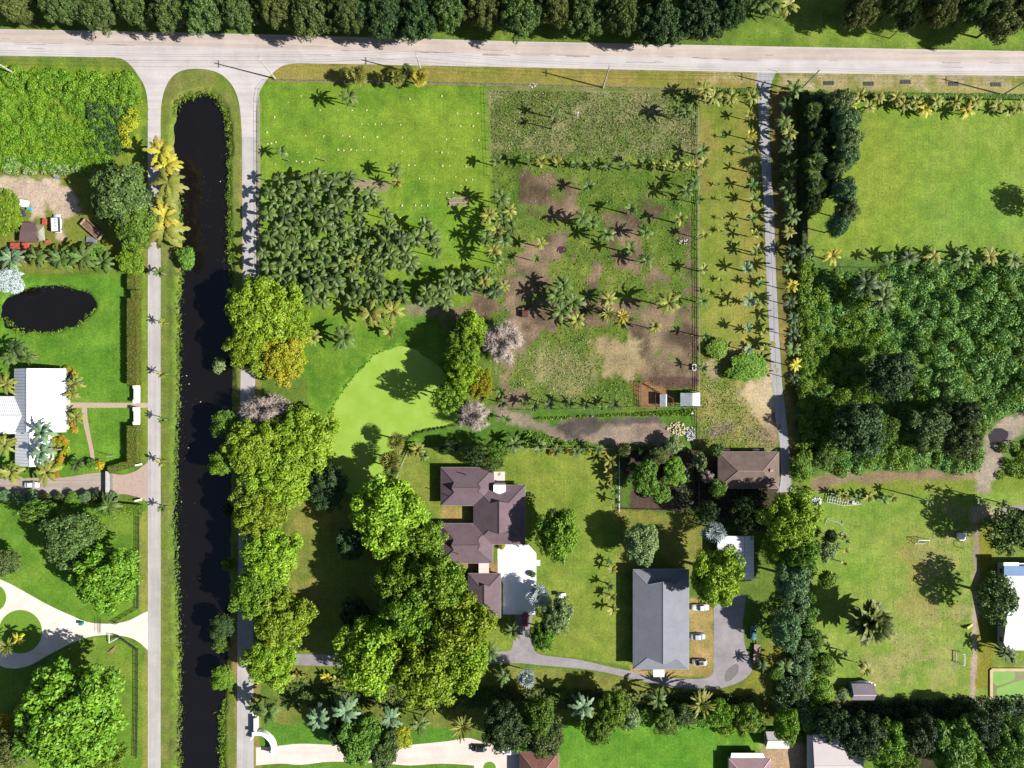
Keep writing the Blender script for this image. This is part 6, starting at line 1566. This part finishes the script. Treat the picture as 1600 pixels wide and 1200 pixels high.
pile('debris_pile', 'white grey pile of branches and debris at the west tip of the play lawn', 'debris', 1275, 784, 9, 7, 50, [ST2, WHITE], .15, .5, 1.2)
pile('pebble_heap', 'small pinkish white heap of rock on the verge by the fence', 'rubble', 832, 133, 7, 4, 24, plain('pink_rock', G(235,215,200)), .15, .35, .3)
pile('rubble_heap', 'small heap of white blocks left of the long fence', 'rubble', 1082, 645, 4, 3, 10, WHITE, .2, .45, .3)
pile('debris_pile', 'grey brown heap of stumps near the upper long fence', 'debris', 1068, 378, 10, 4, 30, [ST2, plain('stump_brown', G(120,100,88))], .15, .4, .5)
LOG = plain('log_grey', G(196,172,150), G(160,138,120), 1.5, .9, .3, 6)
def logs(lab, x, y, L, n, rz):
    o = thing('log_pile', lab, 'log pile', P(x, y), rz)
    for k in range(n):
        yy = (k - n/2) * .42; zz = .2 + (.3 if k % 3 == 1 else 0); l0 = L*R.uniform(.75, 1)/2; sh = R.uniform(-.6,.6)
        MB().tube([(-l0+sh,yy+R.uniform(-.2,.2),zz),(l0+sh,yy+R.uniform(-.2,.2),zz)], [R.uniform(.15,.22), .12], 7).build('log', LOG, o)
logs('long pile of grey palm logs on the lawn under a palm shadow', 582, 290, 12.5, 9, -.08)
logs('short pile of grey palm logs beside the big clump shadow', 717, 314, 6.5, 7, .03)
bxr = plain('dark_red', G(120,60,56), G(95,50,48))
o = box_thing('feed_bin', 'dark red box standing on the brown paddock soil', 'box', 820, 491, 1.7, 1.9, 1.3, bxr); MB().box(-.9,-1.0,1.303,.9,1.0,1.38).build('lid', bxr, o)
o = thing('hay_feeder', 'small white rectangular ring feeder by the long fence', 'feeder', P(1084, 574))
for (a, b_) in (((-.5,-.9),(.5,-.9)),((.5,-.9),(.5,.9)),((.5,.9),(-.5,.9)),((-.5,.9),(-.5,-.9))): MB().bar((a[0],a[1],.5),(b_[0],b_[1],.5),.14,.6).build('side', WHITE, o)
o = thing('green_bin', 'teal green wheelie bin at the edge of the circle drive', 'bin', P(129, 973)); tl = plain('teal_bin', G(30,155,130)); MB().box(-.5,-.4,.05,.5,.4,1.1).build('body', tl, o); MB().box(-.55,-.45,1.103,.55,.45,1.18).build('lid', tl, o)
o = thing('white_play_hut', 'small white play hut left of the dark tree on the play lawn', 'hut', P(1499, 837)); a = WHITE
MB().box(-.9,-.9,0,.9,.9,1.7).build('wall', a, o); MB().add([(-1.1,-1.1,1.7),(1.1,-1.1,1.7),(1.1,1.1,1.7),(-1.1,1.1,1.7),(0,0,2.4)], [(0,1,4),(1,2,4),(2,3,4),(3,0,4)]).build('roof', a, o)
o = thing('climbing_frame', 'small grey swing frame below the white play hut', 'frame', P(1500, 851))
for sy in (-1,1): MB().tube([(-.7,sy,0),(0,sy*.8,1.5),(.7,sy,0)], .05, 5).build('leg', BLACKF, o)
MB().tube([(0,-.8,1.5),(0,.8,1.5)], .05, 5).build('top_bar', BLACKF, o)
o = thing('toy_slide', 'small yellow slide beside the trampled path', 'slide', P(1514, 978), .4)
YEL = plain('yellow_plastic', G(235,210,110)); MB().add([(-1,-.35,.9),(1.2,-.35,.1),(1.2,.35,.1),(-1,.35,.9),(-1,-.35,.75),(1.2,-.35,0),(1.2,.35,0),(-1,.35,.75)], [(0,1,2,3),(4,7,6,5),(0,4,5,1),(3,2,6,7)]).build('chute', YEL, o); MB().box(-1.3,-.35,0,-1.02,.35,1.0).build('ladder', YEL, o)
o = thing('tractor_tyre', 'white ringed play hoop on the left of the play lawn', 'hoop', P(1318, 836))
ringp = [(math.cos(t*math.pi/6)*.9, math.sin(t*math.pi/6)*.9, .2) for t in range(13)]; MB().tube(ringp, .1, 5).build('hoop', TRIM, o)
o = thing('playhouse_beam', 'fallen pale pole frame on the upper left play lawn', 'frame', P(1304, 815), -.15)
MB().tube([(-2.6,.4,.3),(0,.1,.5),(2.6,-.6,.3)], .1, 5).build('pole', LFm, o); MB().tube([(-2.6,.4,.3),(-2.8,-.8,.1)], .09, 5).build('pole', LFm, o); MB().tube([(2.6,-.6,.3),(2.4,.6,.1)], .09, 5).build('pole', LFm, o)
for (x, y, lb) in ((465,1068,'white garden bench south of the grey drive'),):
    o = thing('garden_bench', lb, 'bench', P(x-33, y)); MB().box(-.3,-1.2,.42,.25,1.2,.5).build('seat', WHITE, o); MB().box(.26,-1.2,.5,.34,1.2,1.0).build('backrest', WHITE, o)
    for sy in (-1,1): MB().box(-.25,sy*1.0-.05,0,.25,sy*1.0+.05,.415).build('leg', WHITE, o)
o = thing('white_canoe', 'white canoe lying beside the canal road below the lime trees', 'canoe', P(410, 1062), .65)
v = []; f = []
for i in range(7):
    t = -1+i/3; hw = .5*math.sqrt(max(0,1-t*t))+.02; v += [(t*1.9,-hw,.5),(t*1.9,0,.12+.2*t*t),(t*1.9,hw,.5)]
for i in range(6): a_ = 3*i; f += [(a_,a_+3,a_+4,a_+1),(a_+1,a_+4,a_+5,a_+2)]
MB().add(v, f).build('hull', WHITE, o); MB().box(-.2,-.45,.4,.1,.45,.47).build('seat', TRIM, o)
# palm stumps and stones strewn in rows over the north-west lawn
stones = [(565,194),(575,194),(586,194),(596,194),(626,195),(535,212),(546,213),(568,214),(589,214),(506,212),(494,234),(528,234),(537,235),(548,234),(557,235),(567,234),(578,235),(628,215),(628,236),(505,214),(477,212),(456,212),(428,194),(417,207),(418,225),(424,224),(431,222),(464,238),(430,257),(493,251),(463,252),(472,253),(483,254),(714,177),(736,178),(746,177),(719,197),(739,197),(697,218),(709,217),(738,219),(748,219),(681,237),(690,238),(700,239),(711,240),(638,258),(648,258),(691,259),(702,259),(728,260),(655,279),(666,279),(678,279),(712,276),(728,281),(738,281),(720,290),(648,300),(687,301),(698,301),(708,301),(649,321),(658,321),(628,321),(668,321),(625,340),(657,343),(573,172),(550,172),(528,172),(500,172),(429,183),(640,155),(690,150),(470,150),(450,160)]
smp = []
for k in range(3):
    vs = []
    for t in range(6): aa = t*math.pi/3; vs.append((math.cos(aa)*R.uniform(.7,1.1), math.sin(aa)*R.uniform(.6,1), 0))
    vs += [(v[0]*.6, v[1]*.6, .55) for v in vs[:6]]
    smp.append(MB().add(vs, [(0,1,7,6),(1,2,8,7),(2,3,9,8),(3,4,10,9),(4,5,11,10),(5,0,6,11),(6,7,8,9,10,11)]).mesh('stump', ST1))
for (x, y) in stones:
    o = link('cut_stump', R.choice(smp)); o.location = P(x, y); s_ = R.uniform(.2, .42); o.scale = (s_, s_, s_*1.2); o.rotation_euler = (0,0,R.uniform(0,6))
    tag(o, 'small pale cut stump in the rows on the palm lawn', 'stump', 'pale stumps in rows on the palm lawn')
for i, (x, y) in enumerate([(350,192),(349,200),(342,282),(289,587),(311,628),(281,785),(293,600),(279,1006),(343,1170),(292,700),(310,905)]):
    o = link('floating_litter', R.choice(smp)); o.location = P(x, y, -1.02); o.scale = (.28,.2,.2); tag(o, f"white speck floating on the canal, {ORD[i]} in order from the north", 'litter', 'white specks floating on the canal')
    o.data = smp[0]
# low dark plates with black slats on the verge beside the big lawn
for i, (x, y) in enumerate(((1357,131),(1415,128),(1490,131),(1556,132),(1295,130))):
    o = thing('dark_slat_plate', f"dark low drain cover on the verge, {ORD[i]} in order", 'drain', P(x, y), 0, 'dark drains on the verge')  # dark slatted plate; that it is a drain cover is a guess
    MB().box(-1.7,-.7,0,1.7,.7,.08).build('frame', plain('slat_plate_grey', G(124,126,110), G(105,108,92)) if 'slat_plate_grey' not in bpy.data.materials else bpy.data.materials['slat_plate_grey'], o)
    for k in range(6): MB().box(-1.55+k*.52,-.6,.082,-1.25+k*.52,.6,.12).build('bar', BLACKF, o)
